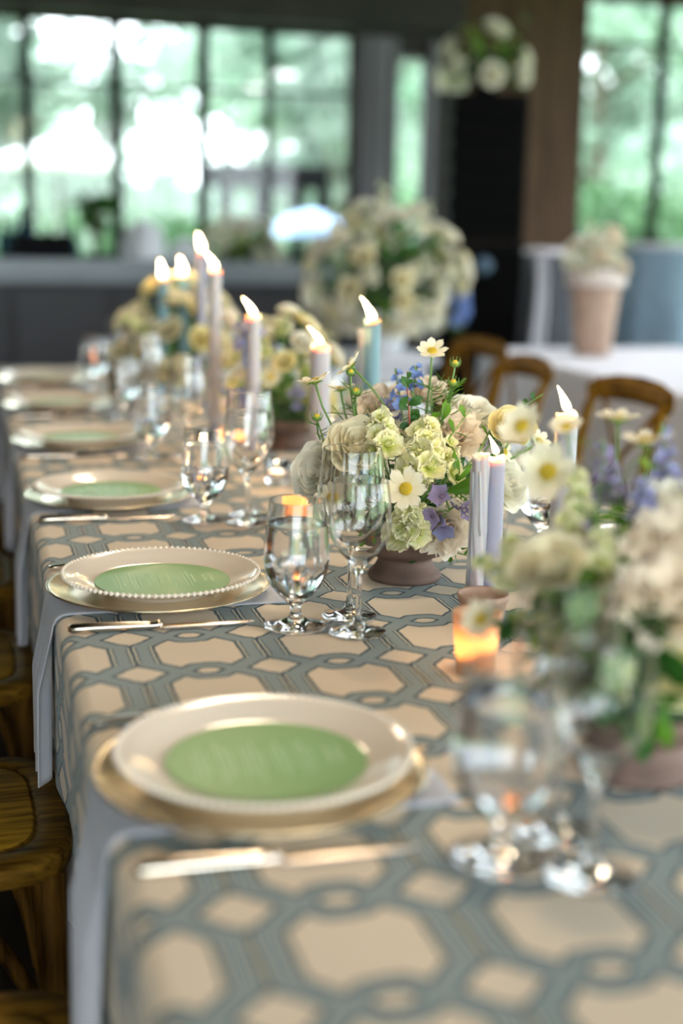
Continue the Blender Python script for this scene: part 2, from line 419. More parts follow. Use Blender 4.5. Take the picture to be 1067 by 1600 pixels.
for a, b in (((XL-.09, YN-.1, 0), (XL+.09, -4.7, ZC)), ((XL-.09, -2.5, 0), (XL+.09, YB+.1, ZC)), ((XL-.09, -4.7, 0), (XL+.09, -2.5, .85)), ((XL-.09, -4.7, 2.65), (XL+.09, -2.5, ZC))):
    MB().box(a, b).build('wall_segment', 'wall_wood', WL, False)
glazed('window_4', 'y', XL, -4.6, -2.6, .9, 2.6, (-3.6,), (2.1,))
for i in range(5):
    MB().box((XL, YN+1.5+i*2.6, ZC-.22), (XR, YN+1.7+i*2.6, ZC)).build('trim_%d' % (i+2), 'dark_timber', None, False)['kind'] = 'structure'

# ================================================================== OUTDOORS
tag(MB().box((-45, -45, -.35), (55, 70, -.12)).build('lawn', 'lawn', smooth=False), kind='structure')
R = random.Random(11)
def leafcloud(mb, c, rx, ry, rz, n, size, rnd):
    for _ in range(n):
        while True:
            p = V((rnd.uniform(-1, 1), rnd.uniform(-1, 1), rnd.uniform(-1, 1)))
            if .25 < p.length < 1: break
        q = V((c[0]+p.x*rx, c[1]+p.y*ry, c[2]+p.z*rz)); n_ = V((rnd.gauss(0, 1), rnd.gauss(0, 1), rnd.gauss(0, 1))); s_ = size*rnd.uniform(.6, 1.4)
        M = frame(q, n_, rnd.uniform(0, 6.28), s_); t = rnd.random()
        mb.add([(0, -1, 0), (.5, -.3, .1), (.42, .4, .05), (0, 1, 0), (-.42, .4, .05), (-.5, -.3, .1)], [(0, 1, 2, 3), (0, 3, 4, 5)], [t]*6, M)
def tree(x, y, h, r, n, size=.16, trunk=.16):
    t = thing('broadleaf_tree', (x, y, -.12), 0, 'green broadleaf tree beyond the back windows', 'tree', 'trees beyond the windows')
    tp = [V((0, 0, 0)), V((.05, 0, h*.3)), V((-.06, .05, h*.6)), V((.03, 0, h*.92))]
    b = MB().tube(tp, [trunk, trunk*.8, trunk*.55, trunk*.15], 8)
    for k in range(5):
        a = k*1.26+x; z = h*(.35+.1*k); b.tube([V((0, 0, z)), V((cos(a)*r*.35, sin(a)*r*.35, z+h*.08)), V((cos(a)*r*.7, sin(a)*r*.7, z+h*.18))], [trunk*.35, trunk*.2, trunk*.06], 6)
    b.build('trunk', 'bark', t)
    c = MB()
    for k in range(9):
        a = R.uniform(0, 6.28); rr = R.uniform(.1, .62)*r; z = h*R.uniform(.32, .92)
        s_ = r*R.uniform(.34, .55); leafcloud(c, (cos(a)*rr, sin(a)*rr, z), s_, s_, s_*.75, n//9, size, R)
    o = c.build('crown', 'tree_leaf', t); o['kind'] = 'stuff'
for x, y, h, r, n in ((-2.6, 15, 6.2, 2.2, 2200), (.1, 19, 7.5, 2.3, 1800), (-1.2, 24, 9, 3, 2200), (2.3, 24, 5.0, 1.8, 900), (4.6, 17, 6.5, 2.2, 2400), (4.2, 14.5, 4.6, 1.3, 1300),
                      (6.8, 21, 7, 2.6, 2600), (9.2, 18, 6.5, 2.4, 2600), (11.5, 22, 8, 3, 2600), (13.5, 18, 7, 2.8, 2200), (6.2, 30, 10, 4, 2600), (-4, 28, 10, 3.6, 2200), (10, 30, 10, 4, 2600), (1.4, 33, 6.5, 3.2, 1500), (-8, 20, 8, 3, 1500), (16, 26, 10, 4, 2200)):
    tree(x, y, h, r, n)
def hedge(x0, x1, y, h, dp, n, lab):
    t = thing('clipped_hedge', ((x0+x1)/2, y, -.12), 0, lab, 'hedge')
    MB().tube([V((x0-(x0+x1)/2+.2, 0, h*.4)), V((x1-(x0+x1)/2-.2, 0, h*.4))], h*.3, 8).build('twig_core', 'hedge_leaf' if n < 5000 else 'tree_leaf', t)
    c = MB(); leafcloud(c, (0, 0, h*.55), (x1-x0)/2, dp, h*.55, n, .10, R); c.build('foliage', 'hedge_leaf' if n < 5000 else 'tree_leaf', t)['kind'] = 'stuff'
hedge(4.6, 8.4, 12.5, 1.85, .7, 2600, 'rounded green hedge outside the right window')
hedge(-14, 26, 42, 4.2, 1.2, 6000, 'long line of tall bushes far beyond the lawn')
hedge(-1.5, 4.5, 17, 1.5, .8, 2600, 'low green hedge across the lawn outside the left windows')
# white parasol and a dark shelter on the lawn
p = at(92, 243, 15); u = thing('garden_parasol', (p.x, p.y, -.12), 0, 'white garden parasol on the lawn outside the left windows', 'parasol')
hz = p.z+.12
MB().lathe([(0, .02), (.30, .02), (.30, .07), (.05, .09), (0, .1)], 20).build('base', 'white_stone', u); MB().tube([V((0, 0, .05)), V((0, 0, hz+.18))], .025, 10).build('pole', 'bark', u)
c = MB()
for k in range(8):
    a, b_ = 2*pi*k/8, 2*pi*(k+1)/8
    c.add([(0, 0, hz+.2), (.72*cos(a), .72*sin(a), hz-.05), (.72*cos(b_), .72*sin(b_), hz-.05), (.72*cos(a), .72*sin(a), hz-.13), (.72*cos(b_), .72*sin(b_), hz-.13)], [(0, 1, 2), (1, 3, 4, 2)])
solid(c.build('canopy', 'canvas_white', u, False), .01)
p = at(486, 340, 12.0); u = thing('garden_parasol', (p.x, p.y, -.12), 0, 'low pale blue garden parasol outside behind the big flowers', 'parasol')
hz = p.z+.12; MB().lathe([(0, .02), (.26, .02), (.26, .07), (.05, .09), (0, .1)], 20).build('base', 'white_stone', u); MB().tube([V((0, 0, .05)), V((0, 0, hz+.05))], .025, 10).build('pole', 'bark', u)
solid(MB().lathe([(.36, hz-.16), (.33, hz-.07), (.18, hz+.02), (0, hz+.07)], 16).build('canopy', 'canvas_blue', u, False), .01)
p = at(405, 268, 13.5); u = thing('garden_shelter', (p.x, p.y, -.12), .1, 'dark framed shelter on the lawn outside the back windows', 'shelter')
hz = p.z+.12
MB().box((-.52, -.4, hz-.16), (.62, .4, hz+.06), bev=.02).build('roof', 'black_metal', u, False)
for x in (-.45, -.08, .3, .58):
    MB().box((x-.06, -.38, 0), (x+.06, -.28, hz-.15)).build('post', 'black_metal', u, False)
MB().box((-.5, -.38, 1.15), (.6, -.30, 1.23)).build('rail', 'black_metal', u, False)

# ================================================================== TABLE AND CLOTH
X0, X1, Y0, Y1 = -.158, 1.024, -.62, 4.2
tb = thing('banquet_table', (.43, 1.79, 0), 0, 'long banquet table hidden under the trellis patterned cloth', 'table')
MB().box((X0+.016-.43, Y0+.016-1.79, .712), (X1-.016-.43, Y1-.016-1.79, .7465), bev=.006).build('tabletop', 'chair_wood', tb, False)
for sx in (-.42, .42):
    for sy in (-2.2, -.75, .75, 2.2):
        MB().box((sx-.03, sy-.03, 0), (sx+.03, sy+.03, .714), bev=.006).build('leg', 'chair_wood', tb, False)
def tablecloth():
    per = []; rc = .035
    def line(p, q, nrm, step=.022):
        n = max(1, int((V(q)-V(p)).length/step))
        for i in range(n): t = i/n; per.append((p[0]+(q[0]-p[0])*t, p[1]+(q[1]-p[1])*t, nrm[0], nrm[1]))
    def arc(cx, cy, a0, n=6):
        for i in range(n): a = a0+pi/2*i/n; per.append((cx+rc*cos(a), cy+rc*sin(a), cos(a), sin(a)))
    i0 = .018                                             # inset so that the bend ends at X0..X1
    a, b, c, d = X0+i0, X1-i0, Y0+i0, Y1-i0
    line((a+rc, c), (b-rc, c), (0, -1)); arc(b-rc, c+rc, -pi/2); line((b, c+rc), (b, d-rc), (1, 0)); arc(b-rc, d-rc, 0)
    line((b-rc, d), (a+rc, d), (0, 1)); arc(a+rc, d-rc, pi/2); line((a, d-rc), (a, c+rc), (-1, 0)); arc(a+rc, c+rc, pi)
    prof = [(0, 0, 0)]                                    # outward, down, arc length
    for k in range(1, 7):
        t = pi/2*k/6; prof.append((i0*sin(t), i0*(1-cos(t)), i0*t))
    drop = .46
    for k in range(1, 15): prof.append((i0, i0+drop*k/14, i0*pi/2+drop*k/14))
    n = len(per); vs = []; uvs = []; rr = random.Random(5)
    s = 0; S_ = []
    for i in range(n):
        S_.append(s); q = per[(i+1) % n]; s += math.hypot(q[0]-per[i][0], q[1]-per[i][1])
    for (o, dn, al) in prof:
        for i, (x, y, nx, ny) in enumerate(per):
            g = max(0, dn-.03)/drop; ss = S_[i]
            w = -(.5+.5*sin(ss*2*pi/.31+1.3*sin(ss*2.1)))*.026*g**1.2-(.5+.5*sin(ss*2*pi/.173+2))*.008*g
            cor = max(0, abs(nx*ny))*.12*g                # corners flare
            hem = .012*sin(ss*4.3)*g
            vs.append((x+nx*(o+w+cor), y+ny*(o+w+cor), ZT-dn-hem*(.5 if dn < drop else 1))); uvs.append((x+nx*al, y+ny*al))
    fs = [tuple(range(n))]
    for k in range(len(prof)-1):
        for i in range(n): j = (i+1) % n; fs.append((k*n+i, (k+1)*n+i, (k+1)*n+j, k*n+j))
    me = bpy.data.meshes.new('tablecloth'); me.from_pydata(vs, [], fs); uvl = me.uv_layers.new(name='UVMap')
    for lp in me.loops: uvl.data[lp.index].uv = uvs[lp.vertex_index]
    me.materials.append(MATS['cloth']); me.polygons.foreach_set('use_smooth', [False]+[True]*(len(fs)-1)); me.update()
    o = link('tablecloth', me); return tag(o, 'cream tablecloth with grey blue trellis pattern draped over the long table', 'tablecloth')
tablecloth()

# ================================================================== FILL LAMPS: unseen pendants added above the frame to brighten the tables
for i, (x, y, z, col, lab) in enumerate([(.43, y_, 2.45, (1, .80, .56), 'warm fill lamp added out of view over the long table, %s from the camera' % ORD[i_]) for i_, y_ in enumerate((.1, 1.5, 2.9))]+[(2.75, y_, 2.85, (.95, .96, 1), 'white fill lamp added out of view over the white clothed table, %s from the camera' % ORD[i_]) for i_, y_ in enumerate((3.3, 4.6))]):
    o = thing('fill_lamp', (x, y, z), 0, lab, 'lamp', 'added fill lamps')
    MB().tube([V((0, 0, .16)), V((0, 0, ZC-z-.01))], .006, 8).build('cord', 'black_metal', o)
    MB().lathe([(.30, -.10), (.29, -.05), (.22, .06), (.10, .13), (.03, .165), (0, .17), (0, .16), (.028, .155), (.095, .12), (.21, .05), (.28, -.055), (.292, -.10)], 40).build('fill_lamp_shade', 'linen_white', o)
    b = MB().ball((0, 0, 0), .045, 16, 10); b.build('fill_bulb', 'fill_bulb', o)
    l = bpy.data.lights.new('fill_light', 'AREA'); l.shape = 'DISK'; l.size = .24; l.energy = FILL_POWER*(1 if i < 3 else 1.7); l.color = col
    lo = bpy.data.objects.new('fill_light', l); COL.objects.link(lo); lo.parent = o; lo.location = (0, 0, -.09)

# ================================================================== PLACE SETTINGS
XC, PY = 0.0, .713
Z0 = ZT+.0045                                             # top of the napkin
def charger_proto():
    pr = [(0, .003), (.10, .003), (.125, .0025), (.135, .004), (.160, .0135), (.1648, .0150), (.1655, .0165), (.1640, .0172), (.158, .0155), (.134, .0070), (.124, .0055), (0, .0055)]
    return MB().lathe(pr, 96).build('charger_plate', 'gold')
def plate_proto():
    r = thing('dinner_plate')
    pr = [(0, .004), (.078, .004), (.080, 0), (.086, 0), (.088, .005), (.104, .0095), (.125, .0170), (.1435, .0250), (.1455, .0262), (.1450, .0278), (.1430, .0276), (.126, .0205), (.110, .0135), (.104, .0118), (.098, .0108), (0, .0105)]
    pb_ = MB().lathe(pr, 96).build('plate_body', 'porcelain', r)
    b = MB()
    for k in range(100):
        a = 2*pi*k/100; b.ball((.1452*cos(a), .1452*sin(a), .0266), .0036, 7, 4)
    b.build('beaded_rim', 'porcelain', pb_)
    return r
def card_proto():
    r = thing('menu_card')
    cd = MB().lathe([(0, 0), (.1005, 0), (.1005, .0006), (0, .0006)], 72).build('card', 'card_green', r, False)
    t = MB(); rr = random.Random(3); x = -.072               # lines of writing run along Y, first line at +X
    rows = [(.074, .0052, .020), (.063, .0052, .018)]
    xx = .046
    for g in (3, 3, 4, 3, 3):
        for k in range(g): rows.append((xx, .0024, rr.uniform(.028, .056) if k else rr.uniform(.02, .034))); xx -= .0062
        xx -= .0060
    for (x, h, half) in rows:
        half = min(half, math.sqrt(max(0, .094**2-x*x))); y = -half
        while y < half:
            wl = rr.randint(3, 8)
            for _ in range(wl):
                if y > half: break
                hh = h*rr.choice((.55, .6, .6, 1, .95)); lw = h*.20
                t.box((x-h*.5, y, .0006), (x-h*.5+hh, y+lw, .0009)); a = x-h*.5+(0 if rr.random() < .5 else hh-lw)
                t.box((a, y+lw, .0006), (a+lw, y+h*.45, .0009)); y += h*.62
            y += h*.5
    t.build('printed_text', 'card_print', cd, False)
    return r
def knife_proto():
    r = thing('table_knife')
    pts = [V((-.147, 0, .0074)), V((-.143, 0, .0074)), V((-.115, 0, .0076)), V((-.08, 0, .0072)), V((-.04, 0, .0064)), V((-.030, 0, .0062)), V((-.026, 0, .0072)), V((-.021, 0, .0062))]
    MB().tube(pts, [.0042, .0076, .0080, .0074, .0064, .0060, .0076, .0050], 14, upv=(0, 0, 1), flat=.9).build('handle', 'silver', r)
    def fn(a, b_):
        x = -.024+.131*a; w = .0075*(1 if a < .75 else max(0, 1-((a-.75)/.25)**2.2))+.001; return V((x, -w*.9+(w*1.9)*b_, .0036+.0016*sin(pi*b_)+.0002)), .5
    o = MB().grid(fn, 16, 5).build('blade', 'silver', r); solid(o, .0016)
    return r
def fork_proto():
    r = thing('dinner_fork')
    def fn(a, b_):
        x = -.150+.148*a; w = .0095-.0058*a**.6 if a < .8 else .0037; w *= min(1, (a+.02)*14)**.5
        return V((x, (b_-.5)*2*w, .0045+.004*sin(pi*a*.9)+.0012*sin(pi*b_))), .5
    solid(MB().grid(fn, 20, 6).build('handle', 'silver', r), .002)
    h = MB()
    def fh(a, b_):
        x = -.004+.026*a; w = .004+.009*a**.7; return V((x, (b_-.5)*2*w, .0045+.003*sin(a*2))), .5
    h.grid(fh, 6, 8)
    for k in range(4):
        y = -.0105+.007*k; h.tube([V((.021, y, .0072)), V((.045, y, .0082)), V((.062, y*.96, .0105)), V((.068, y*.95, .012))], [.0016, .0016, .0013, .0005], 6)
    solid(h.build('tines', 'silver', r), .0012)
    return r
def goblet_proto():
    r = thing('water_goblet')
    out = [(0, .0), (.030, .0), (.0425, .0012), (.0440, .0024), (.0425, .0036), (.030, .0065), (.016, .011), (.0085, .017), (.0070, .024), (.0078, .031), (.013, .038), (.024, .047), (.035, .060), (.0425, .077), (.0455, .096), (.0448, .115), (.0425, .138), (.0395, .162), (.0382, .1780), (.0381, .1788), (.0378, .1792)]
    inn = [(.0375, .1788), (.0375, .1780), (.0388, .162), (.0417, .138), (.0439, .115), (.0445, .096), (.0411, .078), (.0337, .062), (.0230, .050), (.012, .0440), (0, .0425)]
    MB().lathe(out+inn, 56).build('glass_body', 'clear_glass', r)
    w = [(0, .0421), (.0124, .0437), (.0235, .0497), (.0341, .0617), (.0414, .078), (.0448, .096), (.0442, .115), (.0420, .138), (.0412, .145), (.0411, .1472), (.0385, .1464), (.030, .146), (0, .146)]
    MB().lathe(w, 56).build('water', 'water', r)
    return r
def wine_proto(H=.213, rb=.0425, rr=.0370, big=False):
    r = thing('wine_glass'); s = H/.213
    st = .095 if not big else .098
    out = [(0, 0), (.025, 0), (.0380, .001), (.0400, .0022), (.0385, .0034), (.026, .0055), (.012, .0095), (.0055, .017), (.0040, .035), (.0036, .060), (.0042, st-.012), (.0070, st-.002), (.016, st+.008), (.028, st+.020), (rb*.92, st+.038)]
    top = H; zb = st+.058
    out += [(rb, zb), (rb*.99, zb+(top-zb)*.25), (rb*.955, zb+(top-zb)*.55), (rr+.0012, zb+(top-zb)*.85), (rr, top-.0012), (rr-.0001, top-.0004), (rr-.0004, top)]
    k = .0008
    inn = [(rr-.0007, top-.0004), (rr-.0007, top-.0012), (rr+.0012-k, zb+(top-zb)*.85), (rb*.955-k, zb+(top-zb)*.55), (rb*.99-k, zb+(top-zb)*.25), (rb-k*1.1, zb), (rb*.92-k*1.2, st+.0390), (.028-k, st+.0215), (.0152, st+.0103), (.006, st+.0050), (0, st+.004)]
    MB().lathe(out+inn, 56).build('glass_body', 'clear_glass', r)
    return r
def napkin(k, lab):
    # folded linen lying under the charger, hanging over the table edge in loose pleats
    rr = random.Random(40+k); hang = .245+rr.uniform(-.02, .02); w0 = .092; i0 = .020
    L0 = .315; tot = L0+i0*pi/2+hang; ph = rr.uniform(0, 6)
    nu, nv = 60, 26; mb = MB()
    def fn(a, b_):
        al = a*tot; s = (b_-.5)*2
        if al < L0: x = X0+.018+L0-al; z = ZT+.0022; g = 0
        elif al < L0+i0*pi/2: t = (al-L0)/i0; x = X0+.018-i0*sin(t); z = ZT+.0022-i0*(1-cos(t)); g = .02*t
        else: e = al-L0-i0*pi/2; g = e/hang; x = X0-.0035; z = ZT+.0022-i0-e
        pl = sin(b_*pi*6.0+ph)
        w = w0*(1-.42*min(1, g*1.2))
        y = s*w-.008+.004*sin(g*3+ph)
        x -= g*.004+(.5+.5*pl)*.021*min(1, g*2.4)
        if g > .0: z -= .03*max(0, g-.6)*(sin(b_*9+ph)+.6*(b_-.4))
        return V((x, y, z)), .5
    mb.grid(fn, nu, nv)
    o = mb.build('napkin', 'linen_napkin_shaded'); o.location = (0, k*PY+.01, 0); solid(o, .0022, 0)
    return tag(o, lab, 'napkin', 'napkins hanging over the table edge')
P_ch, P_pl, P_cd, P_kn, P_fk, P_gb, P_w1, P_w2 = charger_proto(), plate_proto(), card_proto(), knife_proto(), fork_proto(), goblet_proto(), wine_proto(), wine_proto(.243, .0475, .0415, True)
P_w2.name = 'large_wine_glass'
used = set()
def put(proto, loc, rz, label, cat, group):
    if proto in used: o = dup(proto, loc, rz)
    else: used.add(proto); o = proto; o.location = loc; o.rotation_euler = (0, 0, rz)
    tag(o, label, cat, group); return o
GB, W1, W2 = (.160, -.205), (.236, -.252), (.247, -.172)
tw = random.Random(8)
for k in range(6):
    y = k*PY; n = ORD[k]; where = 'on the left side of the table'
    wh = '%s left setting' % n
    napkin(k, 'white linen napkin hanging over the table edge at the %s left setting' % n)
    put(P_ch, (XC, y, Z0), tw.uniform(0, 6), 'gold charger under the beaded plate of the %s' % wh, 'charger', 'gold chargers')
    put(P_pl, (XC+.004, y+.003, Z0+.0056), tw.uniform(0, 6), 'white plate with beaded rim at the %s' % wh, 'plate', 'beaded plates')
    put(P_cd, (XC+.006, y+.002, Z0+.0056+.0120), tw.uniform(-.05, .05), 'round green menu card on the plate of the %s' % wh, 'menu card', 'green menu cards')
    put(P_kn, (0, y-.178+tw.uniform(-.004, .004), ZT+.0005), tw.uniform(-.02, .03), 'silver knife lying at the near side of the %s' % wh, 'knife', 'table knives')
    put(P_fk, (0, y+.186, ZT+.0005), tw.uniform(-.03, .03), 'silver fork lying beyond the charger of the %s' % wh, 'fork', 'dinner forks')
    j = (tw.uniform(-.008, .008), tw.uniform(-.008, .008)) if k != 1 else (0, 0)
    put(P_gb, (GB[0]+j[0], y+GB[1]+j[1], ZT+.0004), 0, 'stemmed goblet filled with water at the %s' % wh, 'goblet', 'water goblets')
    put(P_w1, (W1[0]+j[1], y+W1[1]-j[0], ZT+.0004), 0, 'empty smaller wine glass right of the goblet at the %s' % wh, 'wine glass', 'wine glasses')
    put(P_w2, (W2[0]-j[0], y+W2[1]+j[1], ZT+.0004), 0, 'empty larger wine glass behind the smaller one at the %s' % wh, 'wine glass', 'large wine glasses')
XR_ = .86
for k in (1, 2, 3, 4, 5):
    y = k*PY+.03; wh = '%s right setting' % ORD[k-1]
    put(P_ch, (XR_, y, Z0), tw.uniform(0, 6), 'gold charger under the plate of the %s' % wh, 'charger', 'gold chargers')
    put(P_pl, (XR_, y, Z0+.0056), 0, 'white plate with beaded rim at the %s' % wh, 'plate', 'beaded plates')
    if k < 4: put(P_cd, (XR_, y, Z0+.0176), pi, 'round green menu card on the plate of the %s' % wh, 'menu card', 'green menu cards')
    put(P_gb, (XR_-GB[0], y-GB[1]-.06, ZT+.0004), 0, 'stemmed goblet filled with water at the %s' % wh, 'goblet', 'water goblets')
    put(P_w1, (XR_-W1[0]+.02, y-W1[1]-.07, ZT+.0004), 0, 'empty smaller wine glass at the %s' % wh, 'wine glass', 'wine glasses')

# ================================================================== CANDLES
def flame_obj(parent, z, h, lean, mat='flame', light=.09, lz=None):
    pr = [(0, 0), (.16, .06), (.21, .18), (.20, .32), (.15, .52), (.085, .74), (.03, .92), (0, 1)]
    mb = MB(); mb.lathe([(r*h*.82, zz*h) for r, zz in pr], 14)
    for i, p in enumerate(mb.v):
        t = p.z/h; mb.v[i] = p+V((lean[0]*h*t**1.5, lean[1]*h*t**1.5, 0))
    o = mb.build('flame', mat, parent); o.location = (0, 0, z)
    l = bpy.data.lights.new('flame_light', 'POINT'); l.energy = light; l.color = (1, .58, .24); l.shadow_soft_size = .003 if lz else h*.3
    lo = bpy.data.objects.new('flame_light', l); COL.objects.link(lo); lo.parent = parent; lo.location = (.002, 0, lz) if lz else (lean[0]*h*.4, lean[1]*h*.4, z+h*.5)
    return o
def taper(px, py, wpx, d, label, mat='wax_white', zb=ZT+.001, fl=27, lean=(-.35, .1), drip=0, flame=True, group='taper candles', light=.09):
    top = at(px, py, d); r = wpx*d/F/2; h = top.z-zb
    t = thing('taper_candle', (top.x, top.y, zb), 0, label, 'candle', group)
    rr = random.Random(int(px)); n = 28; m = 22; mb = MB(); vs = []; ts = []
    for i in range(m+1):
        f = i/m
        for k in range(n):
            a = 2*pi*k/n; rad_ = r*(1.08-.12*f)
            if drip: rad_ *= 1+.10*sin(a*3+f*4)+.08*sin(a*7+f*13)*drip
            z = h*f
            if i == m: z += r*.16*sin(a*2+px)+(.22*r*sin(a+1) if drip else .1*r*sin(a*3))
            vs.append((rad_*cos(a), rad_*sin(a), z)); ts.append(f)
    for k in range(n): a = 2*pi*k/n; vs.append((r*.70*cos(a), r*.70*sin(a), h-r*.55)); ts.append(1)
    vs.append((0, 0, h-r*.65)); vs.append((0, 0, 0)); ts += [1, 0]
    fs = [(i*n+k, i*n+(k+1) % n, (i+1)*n+(k+1) % n, (i+1)*n+k) for i in range(m+1) for k in range(n)]
    fs += [((m+1)*n+k, (m+1)*n+(k+1) % n, (m+2)*n) for k in range(n)]+[(k, (m+2)*n+1, (k+1) % n) for k in range(n)]
    cb = mb.add(vs, fs, ts).build('candle_body', mat, t)
    if drip:
        dm = MB()
        for k in range(int(7*drip)):
            a = k*2.4+1; z1 = h*(.98-.1*rr.random()); z2 = h*rr.uniform(.05, .5)
            p = [V((r*1.02*cos(a+.05*j), r*1.02*sin(a+.05*j), z1+(z2-z1)*j/7)) for j in range(8)]
            dm.tube(p, [r*.14, r*.17, r*.15, r*.13, r*.15, r*.17, r*.24, r*.08], 8)
        dm.build('wax_drips', mat, cb)
    if flame:
        MB().tube([V((0, 0, h-r*.7)), V((0, 0, h+r*.1)), V((lean[0]*.003, 0, h+.005))], .0011, 6).build('wick', 'wick', cb)
        flame_obj(t, h+.002, fl*d/F, lean, light=light, lz=h-r*.2)
    return t
# the pair in the terracotta dish right of the centre arrangement
hp = on(755, 938, ZT+.035); dz = 1.885
hd = thing('candle_dish', (hp.x, hp.y, ZT+.0005), 0, 'small terracotta dish holding the two tapers right of the centre flowers', 'candle holder')
MB().lathe([(0, .001), (.026, 0), (.028, .002), (.031, .020), (.0335, .036), (.036, .037), (.037, .044), (.0355, .046), (.033, .044), (.031, .030), (.027, .026), (0, .026)], 40).build('dish_body', 'terracotta_light', hd)
taper(775, 712, 30, dz, 'smooth lilac white lit taper in the terracotta dish', 'wax_lilac', hp.z-.008, 30, (-.42, .05))
taper(751, 710, 26, dz-.012, 'shorter white taper coated in wax drips in the terracotta dish', 'wax_white', hp.z-.008, 20, drip=1.0, flame=False)
taper(886, 645, 36, 1.80, 'lit taper with blue lower half rising behind the near flowers', 'wax_white', ZT+.001, 40, (-.45, .05))
taper(501, 538, 32, 2.62, 'thick white lit taper left behind the centre flowers', 'wax_white', ZT+.001, 26, (-.8, 0))
taper(582, 500, 26, 2.66, 'tall pale blue lit taper behind the centre flowers', 'wax_blue', ZT+.001, 34, (-.55, .1))
taper(568, 514, 17, 2.74, 'slender white taper just left of the tall pale blue one', 'wax_white', ZT+.001, 20, drip=.8, flame=False)
taper(396, 492, 22, 3.02, 'short lit taper above the third arrangement from the camera', 'wax_white', ZT+.001, 25, (-.7, 0))
taper(336, 420, 19, 3.35, 'tall white lit taper rising in front of the far flowers', 'wax_white', ZT+.001, 25, (-.65, 0))
taper(315, 391, 15, 3.95, 'tallest lit taper among the far group', 'wax_lilac', ZT+.001, 25, (-.25, 0))
taper(286, 428, 16, 4.05, 'lit taper second from the left among the far group', 'wax_blue', ZT+.001, 25, (-.2, 0))
taper(254, 433, 18, 3.98, 'lit pale blue taper leftmost among the far group', 'wax_blue', ZT+.001, 25, (-.15, 0))
def votive(p, label, h=.075, r1=.030, r0=.023, mat='frosted_amber', tea=True, light=.12):
    t = thing('votive_candle', (p.x, p.y, ZT+.0005), 0, label, 'candle', 'votives along the table')
    MB().lathe([(0, 0), (r0, 0), (r0+.001, .003), (r0+(r1-r0)*.4, h*.4), (r1, h), (r1-.002, h), (r0+(r1-r0)*.4-.002, h*.4), (r0-.001, .012), (0, .012)], 36).build('glass_cup', mat, t)
    MB().lathe([(0, .013), (r0-.003, .013), (r0-.003, .024), (r0-.005, .025), (.003, .024), (0, .0235)], 24).build('wax', 'wax_white', t)
    MB().tube([V((0, 0, .023)), V((0, 0, .029))], .0009, 6).build('wick', 'wick', t)
    flame_obj(t, .028, .022, (-.1, 0), 'flame', light)
    return t
votive(on(742, 1050), 'glowing amber votive under the left edge of the near flowers', .078, .031, .023, light=.05)
votive(on(433, 755), 'glowing tealight glass left of the centre arrangement', .050, .028, .024, 'clear_glass', light=.10)
votive(on(463, 822), 'tealight glass seen through the second water goblet', .050, .028, .024, 'frosted_amber', light=.12)
votive(on(318, 712), 'glowing tealight among the glasses of the third setting', .045, .026, .022, 'clear_glass', light=.1)
votive(on(366, 712), 'amber votive among the glasses of the third setting', .055, .026, .022, light=.12)
votive(on(150, 586), 'amber votive at the far end beside the farthest left goblet', .075, .028, .022, light=.12)

# ================================================================== FLOWERS
def petal(L, W, cup=.2, ruffle=0, notch=0, nu=7, nv=6, fold=0, ph=0, claw=.25, freq=7):
    # a single petal: base at the origin, running along +Y, face up
    def fn(a, b_):
        s = (b_-.5)*2; w = W*(claw+(1-claw)*sin(min(1, a*1.25)*pi/2)**.8)*(1 if a < .7 else max(.25, 1-((a-.7)/.3)**2*.75))
        y = L*a*(1-.12*s*s*a)-(notch*L*(.5+.5*cos(s*pi*3))*max(0, a-.8)*5*.2 if notch else 0)
        z = cup*L*a*a*.6+abs(s)*fold*W*sin(a*pi)+cup*.5*W*s*s*a+ruffle*sin(s*freq+ph)*a**3*W+ruffle*.4*cos(a*7+ph)*a*W*s
        return V((s*w*.5, y, z)), a
    return MB().grid(fn, nu, nv)
def rose_petal(Rr, H, span, curl, ruf, ph, nu=6, nv=7):
    def fn(a, b_):
        s = (b_-.5)*2; t = a; r = Rr*(.22+.78*sin(min(1, t*1.15)*pi/2))+curl*max(0, t-.5)**2*2.2
        r += ruf*sin(s*5+ph)*t*t+.04*s*s*t; z = H*t*(1-.26*s**4)-curl*max(0, t-.6)**2*1.4+ruf*.6*cos(s*6+ph)*t
        if a == 0: z = 0
        return V((r*sin(s*span), -r*cos(s*span), z)), .15+.85*t
    return MB().grid(fn, nu, nv)
ROSE = [(.12, .80, 1.8, .0, 3), (.24, .86, 1.2, .03, 4), (.37, .88, 1.0, .06, 5), (.50, .86, .85, .10, 5), (.63, .80, .75, .16, 6), (.76, .70, .68, .24, 6), (.88, .56, .62, .34, 7)]
def rose_proto(name, mat, ruf=.03, joined=False, layers=ROSE, tight=1.0):
    r = thing(name); rr = random.Random(len(name)); j = MB()
    for li, (Rr, H, sp, cu, n) in enumerate(layers):
        mb = rose_petal(Rr*tight, H, sp, cu*tight, ruf*(.4+li*.25), li*1.3, *((4, 5) if joined else (6, 9))); me = None if joined else mb.mesh('petal', mat)
        for k in range(n):
            M = Matrix.Rotation(2*pi*(k+li*.37)/n+rr.uniform(-.1, .1), 4, 'Z') @ Matrix.Rotation(rr.uniform(-.06, .06), 4, 'X')
            if joined: j.add(mb.v, mb.f, mb.t, M)
            else: link('petal', me, r, M)
    if joined: j.build('bloom', mat, r)
    MB().lathe([(0, -.16), (.14, -.12), (.24, 0), (.20, .08), (0, .10)], 12).build('calyx', 'bud_green', r)
    return r
